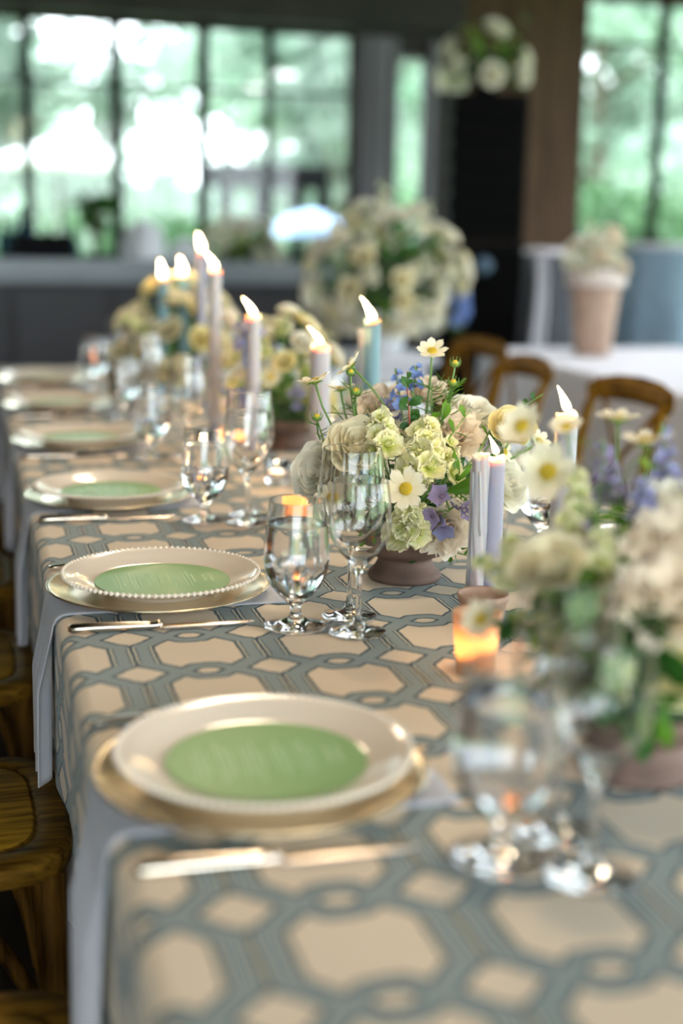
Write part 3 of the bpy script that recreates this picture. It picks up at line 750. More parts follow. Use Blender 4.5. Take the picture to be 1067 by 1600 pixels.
def daisy_proto(name='cosmos_flower', mat='petal_daisy', n=8, up=.22):
    r = thing(name); me = petal(1.0, .56, .10, .03, .5, 7, 8, -.05).mesh('petal', mat); rr = random.Random(2)
    for k in range(n):
        link('petal', me, r, Matrix.Rotation(2*pi*k/n+rr.uniform(-.06, .06), 4, 'Z') @ Matrix.Translation((0, .12, .02*(k % 2))) @ Matrix.Rotation(up+rr.uniform(-.12, .12), 4, 'X'))
    c = MB().lathe([(.27, 0), (.30, .05), (.26, .12), (.14, .17), (0, .18)], 16)
    for k in range(40):
        q = math.sqrt(k/40)*.27; a = k*2.4; c.ball((q*cos(a), q*sin(a), .19-.9*q*q), .035, 5, 3)
    c.build('flower_centre', 'pollen', r)
    b = MB().lathe([(0, -.22), (.10, -.20), (.20, -.08), (.24, .02), (0, .03)], 10)
    for k in range(8): a = k*pi/4; b.tube([V((.15*cos(a), .15*sin(a), -.08)), V((.4*cos(a), .4*sin(a), -.05)), V((.52*cos(a), .52*sin(a), -.12))], [.05, .035, .008], 5)
    b.build('calyx', 'stem_green', r); return r
def bud_proto():
    r = thing('cosmos_bud'); MB().lathe([(0, -.8), (.5, -.7), (.85, -.2), (.9, .2), (.65, .5), (0, .55)], 14).build('bud', 'bud_green', r)
    c = MB().lathe([(.62, .45), (.5, .75), (.25, .9), (0, .92)], 12); c.build('flower_centre', 'pollen', r); b = MB()
    for k in range(9):
        a = k*.7; b.tube([V((.5*cos(a), .5*sin(a), -.7)), V((1.15*cos(a), 1.15*sin(a), -.2)), V((1.35*cos(a), 1.35*sin(a), .7)), V((1.3*cos(a), 1.3*sin(a), 1.3))], [.14, .13, .09, .02], 5)
    b.build('bracts', 'stem_green', r); return r
def floret_mesh(mat, ruf=.10, n=5, W=1.15):
    j = MB()
    for k in range(n):
        p = petal(1, W, .12, ruf, .12, 8, 14, 0, k*1.7, .35, 13); j.add(p.v, p.f, p.t, Matrix.Rotation(2*pi*k/n, 4, 'Z') @ Matrix.Translation((0, .05, .015*k)) @ Matrix.Rotation(.28+.22*(k % 2), 4, 'X'))
    for k in range(3):
        p = petal(.55, .6, .5, ruf*.6, 0, 5, 8, 0, k, .3, 9); j.add(p.v, p.f, [t*.5 for t in p.t], Matrix.Rotation(2*pi*k/3+.4, 4, 'Z') @ Matrix.Rotation(1.0, 4, 'X'))
    return j.mesh('floret', mat)
def spur_mesh(mat):
    j = MB()
    for k in range(5):
        p = petal(1, .72, .15, .05, 0, 6, 5, .1, k); j.add(p.v, p.f, p.t, Matrix.Rotation(2*pi*k/5, 4, 'Z') @ Matrix.Rotation(.55, 4, 'X'))
    j.tube([V((0, 0, .1)), V((0, 0, -.3)), V((.12, 0, -.8)), V((.34, 0, -1.25))], [.2, .16, .11, .04], 8)
    return j.mesh('floret', mat)
FL_STOCK = floret_mesh('petal_stock'); FL_WHITE = floret_mesh('petal_white', .09); FL_LILAC = spur_mesh('petal_lilac'); FL_BLUE = spur_mesh('petal_blue'); FL_MAUVE = spur_mesh('petal_mauve')
BUDM = MB().ball((0, 0, 0), 1, 8, 6).mesh('bud', 'bud_green')
def leaf_mesh(mat, W=.5, fold=.25, curl=-.15):
    return petal(1, W, curl, .02, 0, 7, 6, fold, 0, .1).mesh('leaf', mat)
LF = {m: leaf_mesh('leaf_'+m, w, f) for m, w, f in (('dark', .62, .12), ('mid', .42, .2), ('light', .36, .2))}
LANCE = {m: leaf_mesh('leaf_'+m, .24, .25, -.3) for m in ('dark', 'mid', 'light')}
def stem_into(root, M, pts, r, mat='stem_green', name='stem'):
    Mi = M.inverted(); s = M.to_scale().x
    return MB().tube([Mi @ p for p in pts], [q/s for q in (r if hasattr(r, '__len__') else [r]*len(pts))], 7).build(name, mat, root)
PROTO = {'rose': rose_proto('cream_rose', 'petal_cream'), 'rose_peach': rose_proto('peach_ruffled_rose', 'petal_peach', .09), 'rose_white': rose_proto('white_rose', 'petal_white'),
         'rose_yellow': rose_proto('pale_yellow_rose', 'petal_yellow', .02, layers=ROSE[:6], tight=.9), 'cosmos': daisy_proto(), 'bud': bud_proto()}
SIMPLE = {'rose': rose_proto('cream_rose', 'petal_cream', joined=True), 'rose_peach': rose_proto('peach_ruffled_rose', 'petal_peach', .09, True), 'rose_white': rose_proto('white_rose', 'petal_white', joined=True), 'rose_yellow': rose_proto('pale_yellow_rose', 'petal_yellow', joined=True)}
PROTO_USED = []
def bloom(kind, P, n, size, to, label, group=None, cat='flower', simple=False, spin=None, sr=.0017, bend=.4):
    pr = (SIMPLE if simple and kind in SIMPLE else PROTO)[kind]; rr = random.Random(hash((round(P.x, 4), round(P.y, 4))) % 9999)
    M = frame(P, n, rr.uniform(0, 6.28) if spin is None else spin, size); o = dup(pr, M=M); tag(o, label, cat, group)
    n = V(n).normalized(); Ln = (P-to).length
    stem_into(o, M, bez(P-n*size*.12, P-n*Ln*bend, to+V((0, 0, Ln*.25)), to, 10), sr)
    return o
def spike(P0, P1, fl, fs, n, to, label, group=None, name='stock_stem', budn=5, mat='stem_green', seed=0, cat='flower', face=None, tipbud=.18, back=0):
    # florets set in a spiral on a stalk that runs from P0 up to P1
    rr = random.Random(seed+n); ax = (P1-P0); L_ = ax.length; M = frame(P0, ax, rr.uniform(0, 6)); o = tag(thing(name), label, cat, group); o.matrix_world = M; Mi = M.inverted()
    st = [V((0, 0, L_*k/5)) for k in range(6)]; lt = Mi @ to
    MB().tube(bez(lt, lt+(Mi.to_3x3() @ V((0, 0, 1)))*.03, V((0, 0, -.03)), V((0, 0, 0)), 8)[:-1]+st, .0016, 6).build('stalk', mat, o)
    fdir = (Mi.to_3x3() @ face).normalized() if face is not None else None
    for k in range(n):
        t = k/max(1, n-1); a = k*2.4; q = V((cos(a), sin(a), .35+.5*t))
        if fdir is not None: q = q+fdir*.9
        q.normalize(); z = L_*(.05+.80*t); sc = fs*(1-.45*t)*rr.uniform(.85, 1.1)
        link('floret', fl, o, frame(V((0, 0, z))+q*fs*(.55-.2*t), q, rr.uniform(0, 6), sc))
    for k in range(budn):
        a = k*2.2; t = k/max(1, budn-1); link('bud', BUDM, o, Matrix.Translation((fs*.24*(1-t)*cos(a), fs*.24*(1-t)*sin(a), L_*(.84+.18*t))) @ Matrix.Diagonal((fs*tipbud*(1-.4*t),)*2+(fs*tipbud*1.25*(1-.4*t), 1)))
    return o
def sprig(pts, n, size, label, kind='dark', group=None, red=False, lance=False, name='leaf_sprig', pair=True, seed=1, cat='foliage'):
    rr = random.Random(seed); P0 = pts[0]; o = tag(thing(name, P0), label, cat, group)
    cur = []
    for a, b_ in zip(pts, pts[1:]):
        for k in range(5): cur.append(a.lerp(b_, k/5)-P0)
    cur.append(pts[-1]-P0); m = len(cur)
    MB().tube(cur, [.0015*(1-.6*i/m)+.0003 for i in range(m)], 6).build('stalk', 'stem_red' if red else 'stem_green', o)
    me = (LANCE if lance else LF)[kind]
    for k in range(n):
        t = .25+.75*(k//2*2 if pair else k)/max(1, n-1); i = min(m-2, int(t*(m-1))); d = (cur[i+1]-cur[i]).normalized(); side = d.cross(V((.2, -.9, .3))).normalized()*(1 if k % 2 else -1)
        dr = (side*.9+d*.55+V((rr.uniform(-.3, .3), rr.uniform(-.3, .3), rr.uniform(-.2, .2)))).normalized()
        q = V((0, 1, 0)).rotation_difference(dr).to_matrix().to_4x4()
        link('leaf', me, o, Matrix.Translation(cur[i]) @ q @ Matrix.Rotation(rr.uniform(-.7, .7), 4, 'Y') @ Matrix.Scale(size*rr.uniform(.8, 1.15)*(1-.3*t), 4))
    return o
def threads(pts, n, length, label, group=None, seed=1):
    rr = random.Random(seed); P0 = pts[0]; o = tag(thing('feathery_foliage', P0), label, 'foliage', group); cur = [p-P0 for p in pts]
    MB().tube(cur, [.0016]*(len(cur)-1)+[.0009], 6).build('stalk', 'stem_green', o); b = MB()
    for k in range(n):
        t = rr.uniform(.3, 1)*(len(cur)-1); i = min(len(cur)-2, int(t)); p = cur[i].lerp(cur[i+1], t-i); a = rr.uniform(0, 6.28); d = V((cos(a), sin(a)*.8, rr.uniform(.05, .6))).normalized(); l_ = length*rr.uniform(.5, 1.1)
        q1 = p+d*l_*.5; q2 = p+d*l_*.95+V((0, 0, l_*rr.uniform(-.05, .3))); b.tube([p, q1, q2], [.0008, .0007, .0003], 5)
        if rr.random() < .7: b.tube([q1, q1+(d+V((rr.uniform(-.6, .6), rr.uniform(-.6, .6), .4))).normalized()*l_*.4], [.0006, .0003], 4)
    b.build('thread_leaves', 'leaf_mid', o)['kind'] = 'stuff'; return o
def bowl(cx, cy, label, s=1.0):
    o = thing('footed_bowl', (cx, cy, ZT+.0005), 0, label, 'bowl', 'terracotta footed bowls')
    pr = [(0, .003), (.050, .002), (.0555, 0), (.058, .004), (.058, .009), (.055, .013), (.0475, .021), (.0435, .029), (.0430, .034), (.048, .038), (.064, .044), (.077, .054), (.083, .067), (.0845, .076), (.0815, .077), (.079, .068), (.074, .058), (.062, .050), (.04, .046), (0, .045)]
    MB().lathe([(r*s, z*s) for r, z in pr], 48).build('bowl_body', 'terracotta', o)
    mb = MB(); mb.lathe([(0, .048*s), (.055*s, .051*s), (.073*s, .068*s), (.068*s, .090*s), (.045*s, .112*s), (0, .120*s)], 20); mb.build('floral_foam', 'foam', o); return o
def toward(P, w=(0, 0, 0)): return ((CAM-P).normalized()+V(w)).normalized()

WORDS = ['leftmost', 'second', 'third', 'fourth', 'fifth', 'sixth', 'seventh', 'eighth', 'ninth', 'tenth', 'eleventh', 'twelfth']
def relabel(items, noun, arr):
    # items: (object, point, facing or None). Blooms turned to the viewer are told apart by band and by count from the left
    fr = [it for it in items if it[2] is None or it[2].normalized().dot((CAM-it[1]).normalized()) > .05]; bk = [it for it in items if it not in fr]
    for o, P, n in bk: o['label'] = '%s facing away at the back of %s' % (noun, arr); o['group'] = '%ss at the back of %s' % (noun, arr)
    if len(bk) == 1: del bk[0][0]['group']
    fr.sort(key=lambda it: (it[1]-CAM).dot(UP)/(it[1]-CAM).dot(FW)); m = len(fr)
    nb = max(1, min(7, math.ceil(m/5))); names = {1: [''], 2: ['lower', 'upper'], 3: ['lower', 'middle', 'upper'], 4: ['lowest', 'lower', 'upper', 'topmost'], 5: ['lowest', 'lower', 'middle', 'upper', 'topmost'],
                                                   6: ['lowest', 'second lowest', 'lower middle', 'upper middle', 'second highest', 'topmost'], 7: ['lowest', 'second lowest', 'lower middle', 'middle', 'upper middle', 'second highest', 'topmost']}[nb]
    for b_ in range(nb):
        row = fr[m*b_//nb:m*(b_+1)//nb]; row.sort(key=lambda it: (it[1]-CAM).dot(RT)/(it[1]-CAM).dot(FW))
        for i, (o, P, n) in enumerate(row):
            pos = ('only' if m == 1 else (WORDS[i] if i == 0 else ('rightmost' if i == len(row)-1 else WORDS[i])))
            tail = '' if i in (0, len(row)-1) else ' from the left'
            o['label'] = '%s %s%s in %s%s' % (pos, noun, tail, ('the %s band of ' % names[b_]) if nb > 1 else '', arr); o['group'] = '%ss in %s' % (noun, arr)

# ---- the centre arrangement, in focus
fp = on(634, 917); d2 = V((FW.x, FW.y, 0)).normalized(); bc = fp+d2*.0565
bowl(bc.x, bc.y, 'terracotta footed bowl of the sharp centre flower arrangement')
HUB = V((bc.x, bc.y, ZT+.085)); DM = (HUB-CAM).dot(FW)
def A(px, py, dd=0): return at(px, py, DM+dd)
def B(kind, px, py, dd, size, w, label, **k):
    P = A(px, py, dd); nr = k.pop('nrm', None); return bloom(kind, P, V(nr) if nr else toward(P, w), size, HUB, label, **k)
B('rose', 562, 708, -.075, .050, (-.15, 0, .9), 'large cream rose rising behind the rims of the two wine glasses')
B('rose_white', 512, 742, -.02, .050, (-.9, 0, .3), 'white rose at the left side of the centre arrangement', simple=False)
B('rose_yellow', 797, 682, -.03, .047, (.1, 0, .9), 'pale yellow half open rose behind the flame of the lilac taper')
B('rose_peach', 690, 822, -.085, .041, (.25, -.1, -.35), 'peach ruffled bloom spilling over the centre bowl rim below the lilac florets')
B('rose_peach', 706, 690, .0, .046, (.2, 0, .8), 'peach bloom behind the yellow green stock of the centre arrangement')
B('rose_white', 735, 660, .05, .042, (.4, 0, 1.2), 'white bloom at the right back of the centre arrangement')
B('rose_white', 640, 690, .06, .045, (0, 0, 1.3), 'white bloom at the back behind the dark leaf sprig')
B('rose_peach', 600, 640, .12, .040, (-.3, .3, 1.2), 'peach bloom at the back of the centre arrangement near the blue florets')
B('rose_white', 775, 760, .02, .046, (.8, .1, .2), 'white bloom at the right side behind the lilac taper')
B('rose_white', 540, 800, -.05, .040, (-.7, -.2, .1), 'white bloom low on the left of the centre arrangement behind the glasses')
B('rose_peach', 745, 805, .0, .036, (.7, 0, 0), 'small peach bloom behind the white lace cluster')
B('rose_peach', 668, 622, .14, .034, (0, .3, 1), 'peach bloom behind the tallest cosmos stem')
B('cosmos', 675, 549, .0, .0255, (.0, 0, 1.5), 'cream cosmos on the tallest stem of the centre arrangement', bend=.55, sr=.0018)
B('cosmos', 634, 764, -.172, .033, (-.1, 0, .25), 'open cream cosmos facing the camera at the middle of the centre arrangement')
B('cosmos', 492, 596, -.03, .027, 0, nrm=(-.22, .08, 1), label='cream cosmos seen from the side at the far left of the centre arrangement', bend=.5)
B('cosmos', 548, 572, .0, .027, 0, nrm=(-.8, .30, .75), label='cream cosmos turned left with its green calyx showing', bend=.55)
B('cosmos', 532, 608, .04, .024, 0, nrm=(-.1, .1, 1), label='cream cosmos behind the turned one', bend=.5)
B('cosmos', 516, 778, -.10, .026, (-.5, 0, .1), 'cream cosmos seen through the large wine glass')
B('cosmos', 842, 690, .0, .022, (.9, 0, .8), 'small cream cosmos right of the lilac taper', bend=.3)
B('cosmos', 788, 706, -.01, .020, (1.2, .3, .2), 'small cosmos turned away beside the lilac taper flame', bend=.3)
for i, (px, py, dd, s_, lb) in enumerate(((711, 568, .0, .0066, 'highest yellow green cosmos bud of the centre arrangement'), (708, 598, -.01, .0068, 'yellow green cosmos bud just below the highest one'), (495, 652, -.05, .0066, 'whiskered cosmos bud at the left of the centre arrangement'),
                                          (556, 612, -.02, .0075, 'whiskered cosmos bud below the turned cosmos'), (548, 582, -.01, .0062, 'small cosmos bud under the turned cosmos petals'))):
    B('bud', px, py, dd, s_, (.1, 0, 1.3), lb, bend=.55, sr=.0016, cat='flower bud')
up = V((0, 0, 1)); fc = -FW
def SP(p0, p1, dd0, dd1, fl, fs, n, label, **k): return spike(A(*p0, dd0), A(*p1, dd1), fl, fs, n, HUB, label, face=fc, **k)
SP((600, 718), (592, 642), -.115, -.085, FL_STOCK, .0280, 8, 'pale yellow stock stem with green buds behind the wine glass rim', budn=7, seed=1)
SP((658, 752), (664, 662), -.13, -.08, FL_STOCK, .0340, 10, 'pale yellow stock stem at the heart of the centre arrangement', budn=6, seed=2)
SP((642, 842), (640, 792), -.12, -.14, FL_STOCK, .0310, 9, 'pale yellow stock stem leaning over the bowl rim below the open cosmos', budn=4, seed=3)
SP((692, 745), (698, 690), -.09, -.05, FL_STOCK, .0270, 6, 'pale stock florets right of the heart stem', budn=2, seed=9)
for i, (px, py, w, lb, fl) in enumerate(((690, 776, (-.7, -.2, .5), 'upper left lilac delphinium floret under the green leaf', FL_MAUVE), (722, 795, (.9, -.2, -.2), 'right lilac blue delphinium floret beside the white lace cluster', FL_MAUVE),
                                        (676, 806, (-.6, 0, -.4), 'lower left lilac delphinium floret above the peach bloom', FL_MAUVE), (693, 822, (.1, 0, -.9), 'blue violet delphinium floret hanging over the peach bloom', FL_LILAC))):
    P = A(px, py, -.135); o = tag(thing('delphinium_floret'), lb, 'flower'); n_ = toward(P, w); M = frame(P, n_, i*1.3, .0235); o.matrix_world = M
    link('petals', fl, o); stem_into(o, M, [P-n_*.018, A(702, 797, -.12), A(700, 790, -.06), HUB], .0015, 'stem_green')
for i, (p0, p1, fl, lb) in enumerate((((628, 640), (618, 578), FL_BLUE, 'blue delphinium spike at the back left of the red stemmed sprig'), ((612, 655), (602, 622), FL_LILAC, 'short lilac delphinium spike beside the blue taper'), ((645, 612), (652, 570), FL_BLUE, 'small blue delphinium spike right behind the red stemmed sprig'))):
    SP(p0, p1, .05, .07, fl, .0150, 7, lb, name='delphinium_spike', seed=20+i, budn=3)
# red-stemmed leaf sprig
o = sprig([A(641, 712, -.07), A(640, 660, -.07), A(637, 615, -.06), A(636, 580, -.06)], 0, .02, 'dark green leaf sprig on a red stem in front of the blue florets', red=True)
P0 = A(641, 712, -.07)
for px, py, ang, sz in ((637, 606, 120, .021), (634, 619, 230, .021), (643, 600, 50, .012), (640, 633, 28, .026), (633, 640, 150, .018), (631, 662, 200, .018), (645, 655, 20, .015), (640, 672, 130, .017), (641, 684, 12, .027), (638, 592, 80, .014)):
    d = RT*cos(rad(ang))+UP*sin(rad(ang)); q = Matrix((RT, UP, -FW)).transposed().to_4x4(); P = A(640 if py > 640 else 638, py, -.068)-P0
    link('leaf', LF['dark'], o, Matrix.Translation(P) @ q @ Matrix.Rotation(rad(ang-90), 4, 'Z') @ Matrix.Rotation(.35 if sz > .016 else -.4, 4, 'X') @ Matrix.Scale(sz, 4))
# lance leaves at the right
def lances(lst, base, label, kind, me, seed=0):
    o = tag(thing('leafy_stem', base), label, 'foliage'); Q = Matrix((RT, UP, -FW)).transposed().to_4x4()
    MB().tube([HUB-base, (HUB-base)*.4+V((0, 0, .01)), V((0, 0, 0))], [.0016, .0015, .0012], 6).build('stalk', 'stem_green', o)
    for (px, py, dd, ang, sz, tilt, kd) in lst:
        P = A(px, py, dd)-base; MB().tube([V((0, 0, 0)), P*.5+V((0, 0, .004)), P], .0009, 5).build('twig', 'stem_green', o)
        link('leaf', me[kd], o, Matrix.Translation(P) @ Q @ Matrix.Rotation(rad(ang-90), 4, 'Z') @ Matrix.Rotation(tilt, 4, 'X') @ Matrix.Rotation(.5, 4, 'Y') @ Matrix.Scale(sz, 4))
lances([(698, 768, -.150, 17, .075, .2, 'dark'), (712, 758, -.11, 16, .048, -.2, 'light'), (713, 757, -.10, 88, .052, .1, 'mid'), (708, 755, -.10, 38, .040, .2, 'mid'), (716, 764, -.12, 200, .028, .2, 'light'), (706, 766, -.11, -40, .030, .2, 'mid')],
       A(705, 768, -.10), 'green stem with long pointed leaves right of the stock', 'mid', {'dark': LF['mid'], 'light': LANCE['light'], 'mid': LANCE['mid']})
threads([HUB, A(672, 760, -.02), A(674, 640, .0), A(675, 600, 0)], 26, .055, 'feathery green foliage around the tallest cosmos stem', seed=3)
threads([HUB, A(676, 700, -.04), A(690, 640, -.01), A(706, 602, -.01)], 20, .045, 'feathery green foliage below the two high buds', seed=4)
threads([HUB, A(560, 700, -.05), A(552, 640, -.02), A(548, 600, -.01)], 22, .045, 'feathery green foliage under the turned cosmos', seed=5)
threads([HUB, A(520, 720, -.06), A(506, 690, -.05), A(497, 660, -.05)], 14, .030, 'feathery green foliage below the left whiskered bud', seed=6)
threads([HUB, A(600, 760, .02), A(596, 700, .04), A(590, 640, .05)], 16, .05, 'feathery green foliage in front of the blue taper', seed=7)
lc = A(731, 788, -.125); o = tag(thing('lace_flower'), 'cluster of tiny white lace flowers beside the dripping taper', 'flower'); M = frame(lc, toward(lc, (.4, 0, .5)), 0, 1); o.matrix_world = M; b = MB(); g = MB(); rr = random.Random(4)
for k in range(46):
    q = math.sqrt(k/46)*.026; a = k*2.4; c_ = V((q*cos(a), q*sin(a), .012-.3*q)); g.tube([V((0, 0, -.012)), c_], .0004, 4)
    for j in range(5): aj = j*1.257+k; b.ball(c_+V((.0014*cos(aj), .0014*sin(aj), .0004)), .0010, 5, 3)
b.build('tiny_petals', 'petal_lace', o); g.build('stalklets', 'stem_green', o); stem_into(o, M, [lc-toward(lc)*.01, HUB], .0012)
sprig([HUB+V((.03, 0, .03)), A(745, 712, -.04), A(772, 660, -.02), A(800, 648, 0)], 6, .022, 'arching green stem with brown seed buds above the yellow rose', 'mid', lance=True, seed=2)
sprig([HUB+V((.04, 0, .02)), A(770, 690, .05), A(810, 640, .06), A(848, 616, .06)], 12, .022, 'slender vine of small leaves reaching right past the yellow rose', 'dark', seed=5)
for i, (p0, p1) in enumerate((((610, 830), (560, 850)), ((735, 820), (770, 850)), ((700, 860), (730, 868)), ((540, 770), (500, 800)), ((690, 700), (735, 640)), ((600, 690), (575, 650)))):
    sprig([HUB+V((0, 0, -.02)), A(*p0, -.06), A(*p1, -.07)], 7, .030, ('dark leaf sprig drooping left over the bowl rim', 'dark leaf sprig low on the right behind the tapers', 'leaf sprig under the peach bloom', 'leaf sprig at the lower left behind the goblet', 'leaf sprig at the right back of the centre flowers', 'leaf sprig behind the large cream rose')[i], 'dark' if i % 2 else 'mid', seed=30+i)

CS = []
for i, (px, py) in enumerate(((615, 745), (600, 780), (625, 720), (672, 720), (705, 730), (720, 820), (665, 860), (560, 770), (640, 655), (690, 650), (760, 730), (590, 830))):
    CS.append((A(px, py, -.055), sprig([HUB, A(px, py+12, -.03), A(px, py, -.055)+V((0, 0, .012))], 8, .034, 'dark leaves between the blooms of the centre arrangement', ('dark', 'mid')[i % 2], 'dark leaves between the centre blooms', seed=130+i)))

relabel([(o, P, None) for P, o in CS], 'short dark leaf sprig', 'the centre arrangement')

# ---- the near arrangement at the right edge
fp = on(1014, 1238); bn = fp+d2*.0600
bowl(bn.x, bn.y, 'terracotta footed bowl of the blurred near arrangement at the right edge', 1.06)
HUBN = V((bn.x, bn.y, ZT+.11)); DN = (HUBN-CAM).dot(FW)
def AN(px, py, dd=0): return at(px, py, DN+dd)
def BN(kind, px, py, dd, size, w, label, **k):
    P = AN(px, py, dd); return bloom(kind, P, toward(P, w), size, HUBN, label, **k)
BN('rose', 862, 895, -.05, .037, (-.5, .1, 1.3), 'cream rose at the left front of the near arrangement')
BN('rose_yellow', 1062, 1050, -.10, .034, (0, 0, .1), 'yellow rose low at the right edge of the near arrangement', simple=True)
BN('rose_peach', 1050, 955, -.10, .050, (-.3, 0, 1.1), 'large pale peach bloom at the right edge of the near arrangement', simple=True)
BN('rose_peach', 1062, 872, -.06, .048, (-.3, 0, 1.3), 'peach bloom above the large one at the right edge', simple=True)
BN('rose_white', 1040, 800, .05, .036, (.1, .2, 1), 'white bloom at the back of the near arrangement', simple=True)
BN('cosmos', 857, 738, .10, .035, (-.75, -.1, .25), 'large blurred cosmos facing left at the upper left of the near arrangement')
BN('cosmos', 816, 667, .12, .028, (-1.0, .2, .9), 'blurred cosmos leaning left behind the lilac taper flame', bend=.5)
BN('cosmos', 1012, 692, .08, .030, (.4, .8, 2.6), 'blurred cream cosmos at the top right of the near arrangement', bend=.5)
BN('cosmos', 885, 668, .14, .020, (-.2, .2, 2.0), 'pale cosmos with green calyx in front of the blue lower taper', bend=.5)
BN('cosmos', 752, 968, -.02, .022, (-1, 0, .9), 'pale yellow green cosmos over the top of the amber votive', bend=.2)
BN('cosmos', 965, 655, .14, .026, (.5, 1.0, 2.2), 'pale cosmos near the chair back at the top of the near arrangement', bend=.5)
BN('cosmos', 905, 1010, -.08, .020, (-.3, 0, .2), 'small pale cosmos among stems low in the near arrangement', bend=.2)
def SN(p0, p1, dd, fl, fs, n, label, **k): return spike(AN(*p0, dd), AN(*p1, dd+.02), fl, fs, n, HUBN, label, face=fc, **k)
SN((822, 915), (795, 840), .0, FL_STOCK, .019, 8, 'yellow green snapdragon tip at the left edge of the near arrangement', budn=6, seed=41)
SN((795, 905), (745, 872), .02, FL_STOCK, .014, 6, 'thin green flower tip reaching left across the tapers', budn=7, seed=42)
SN((905, 820), (900, 735), .03, FL_STOCK, .016, 8, 'tall green stock stem behind the large blurred cosmos', budn=6, seed=43)
SN((900, 870), (885, 800), .0, FL_STOCK, .019, 8, 'lime stock stem behind the cream rose of the near arrangement', seed=51)
SN((935, 900), (940, 830), -.05, FL_STOCK, .018, 8, 'lime stock stem among the green stems of the near arrangement', seed=52)
SN((880, 1000), (850, 965), -.07, FL_STOCK, .017, 7, 'low lime stock stem seen through the near wine glasses', seed=53)
SN((985, 1075), (960, 1030), -.12, FL_STOCK, .017, 7, 'low lime stock stem above the near bowl', seed=54)
SN((1010, 860), (1002, 745), -.02, FL_LILAC, .0165, 13, 'tall lilac blue delphinium spike of the near arrangement', name='delphinium_spike', seed=44)
SN((955, 790), (940, 690), .06, FL_MAUVE, .0165, 10, 'mauve delphinium spike left of the tall lilac blue one', name='delphinium_spike', seed=45)
SN((1040, 770), (1035, 665), .05, FL_LILAC, .015, 9, 'lilac delphinium spike at the right edge of the near arrangement', name='delphinium_spike', seed=46)
SN((930, 880), (925, 820), -.04, FL_MAUVE, .0135, 6, 'short mauve delphinium spike above the green stems', name='delphinium_spike', seed=47)
SN((1000, 1010), (985, 960), -.1, FL_STOCK, .014, 6, 'olive stock stem low in the near arrangement', seed=48)
for i, (px, py) in enumerate(((940, 955), (962, 975))):
    pts = [AN(px+30, py-70, -.05), AN(px+8, py-50, -.09), AN(px, py, -.10), AN(px-4, py+70, -.10)]
    o = tag(thing('amaranth_tassel', pts[0]), 'hanging beige amaranth tassel in the near arrangement', 'flower', 'amaranth tassels of the near arrangement')
    MB().tube([p-pts[0] for p in [HUBN]+pts], .0013, 6).build('stalk', 'stem_green', o); b = MB(); rr = random.Random(i)
    for k in range(70):
        t = k/70*2; j = min(1, int(t)); p = pts[1+j].lerp(pts[2+j], t-j)-pts[0]; b.ball(p+V((rr.gauss(0, .0035), rr.gauss(0, .0035), rr.gauss(0, .003))), .0032, 5, 3)
    b.build('tassel', 'amaranth', o)
NS = []
for i, (px, py, qx, qy, dd, kd) in enumerate(((1000, 1020, 1040, 1005, -.13, 'dark'), (985, 1060, 955, 1075, -.13, 'dark'), (1020, 1085, 1045, 1110, -.13, 'mid'), (960, 1035, 925, 1050, -.11, 'mid'), (940, 1000, 915, 1005, -.10, 'mid'), (925, 950, 900, 935, -.07, 'light'), (950, 925, 935, 895, -.06, 'mid'), (975, 905, 965, 860, -.03, 'light'), (915, 915, 905, 870, -.02, 'dark'), (1000, 1100, 985, 1125, -.12, 'dark'))):
    NS.append((AN(qx, qy, dd), sprig([HUBN, AN(px, py, dd), AN(qx, qy, dd)], 9, .058, 'blurred green leaf sprig of the near arrangement', kd, 'leaf sprigs of the near arrangement', seed=330+i)))
for i, (px, py, qx, qy, dd) in enumerate(((905, 970, 880, 930, -.06), (930, 990, 900, 960, -.08), (960, 920, 940, 880, -.03), (985, 930, 1000, 880, -.04), (930, 1060, 905, 1030, -.09), (880, 940, 850, 950, -.05))):
    NS.append((AN(qx, qy, dd), sprig([HUBN, AN(px, py, dd), AN(qx, qy, dd)], 9, .046, 'blurred green leaf sprig of the near arrangement', ('mid', 'light')[i % 2], 'leaf sprigs of the near arrangement', seed=300+i)))
for i, (p0, p1, kd, sz, dd) in enumerate((((900, 930), (880, 850), 'mid', .04, .0), ((960, 960), (930, 800), 'mid', .045, .02), ((990, 1010), (1030, 1010), 'dark', .055, -.12), ((950, 1060), (900, 1090), 'dark', .045, -.08), ((1000, 1080), (1040, 1110), 'dark', .05, -.10), ((930, 1020), (860, 1040), 'mid', .04, -.06),
                                          ((900, 880), (845, 850), 'mid', .03, .03), ((800, 950), (775, 985), 'dark', .032, -.02), ((1000, 900), (985, 780), 'mid', .04, .05), ((1020, 790), (1022, 700), 'light', .035, .06), ((960, 1000), (985, 900), 'mid', .045, -.07), ((900, 1000), (870, 980), 'light', .04, -.06), ((1010, 1060), (960, 1110), 'dark', .045, -.09), ((1050, 1000), (1066, 1060), 'dark', .05, -.06))):
    NS.append((AN(*p1, dd), sprig([HUBN, AN(*p0, dd), AN(*p1, dd)], 9, sz, 'blurred green leaf sprig of the near arrangement', kd, 'leaf sprigs of the near arrangement', seed=60+i)))
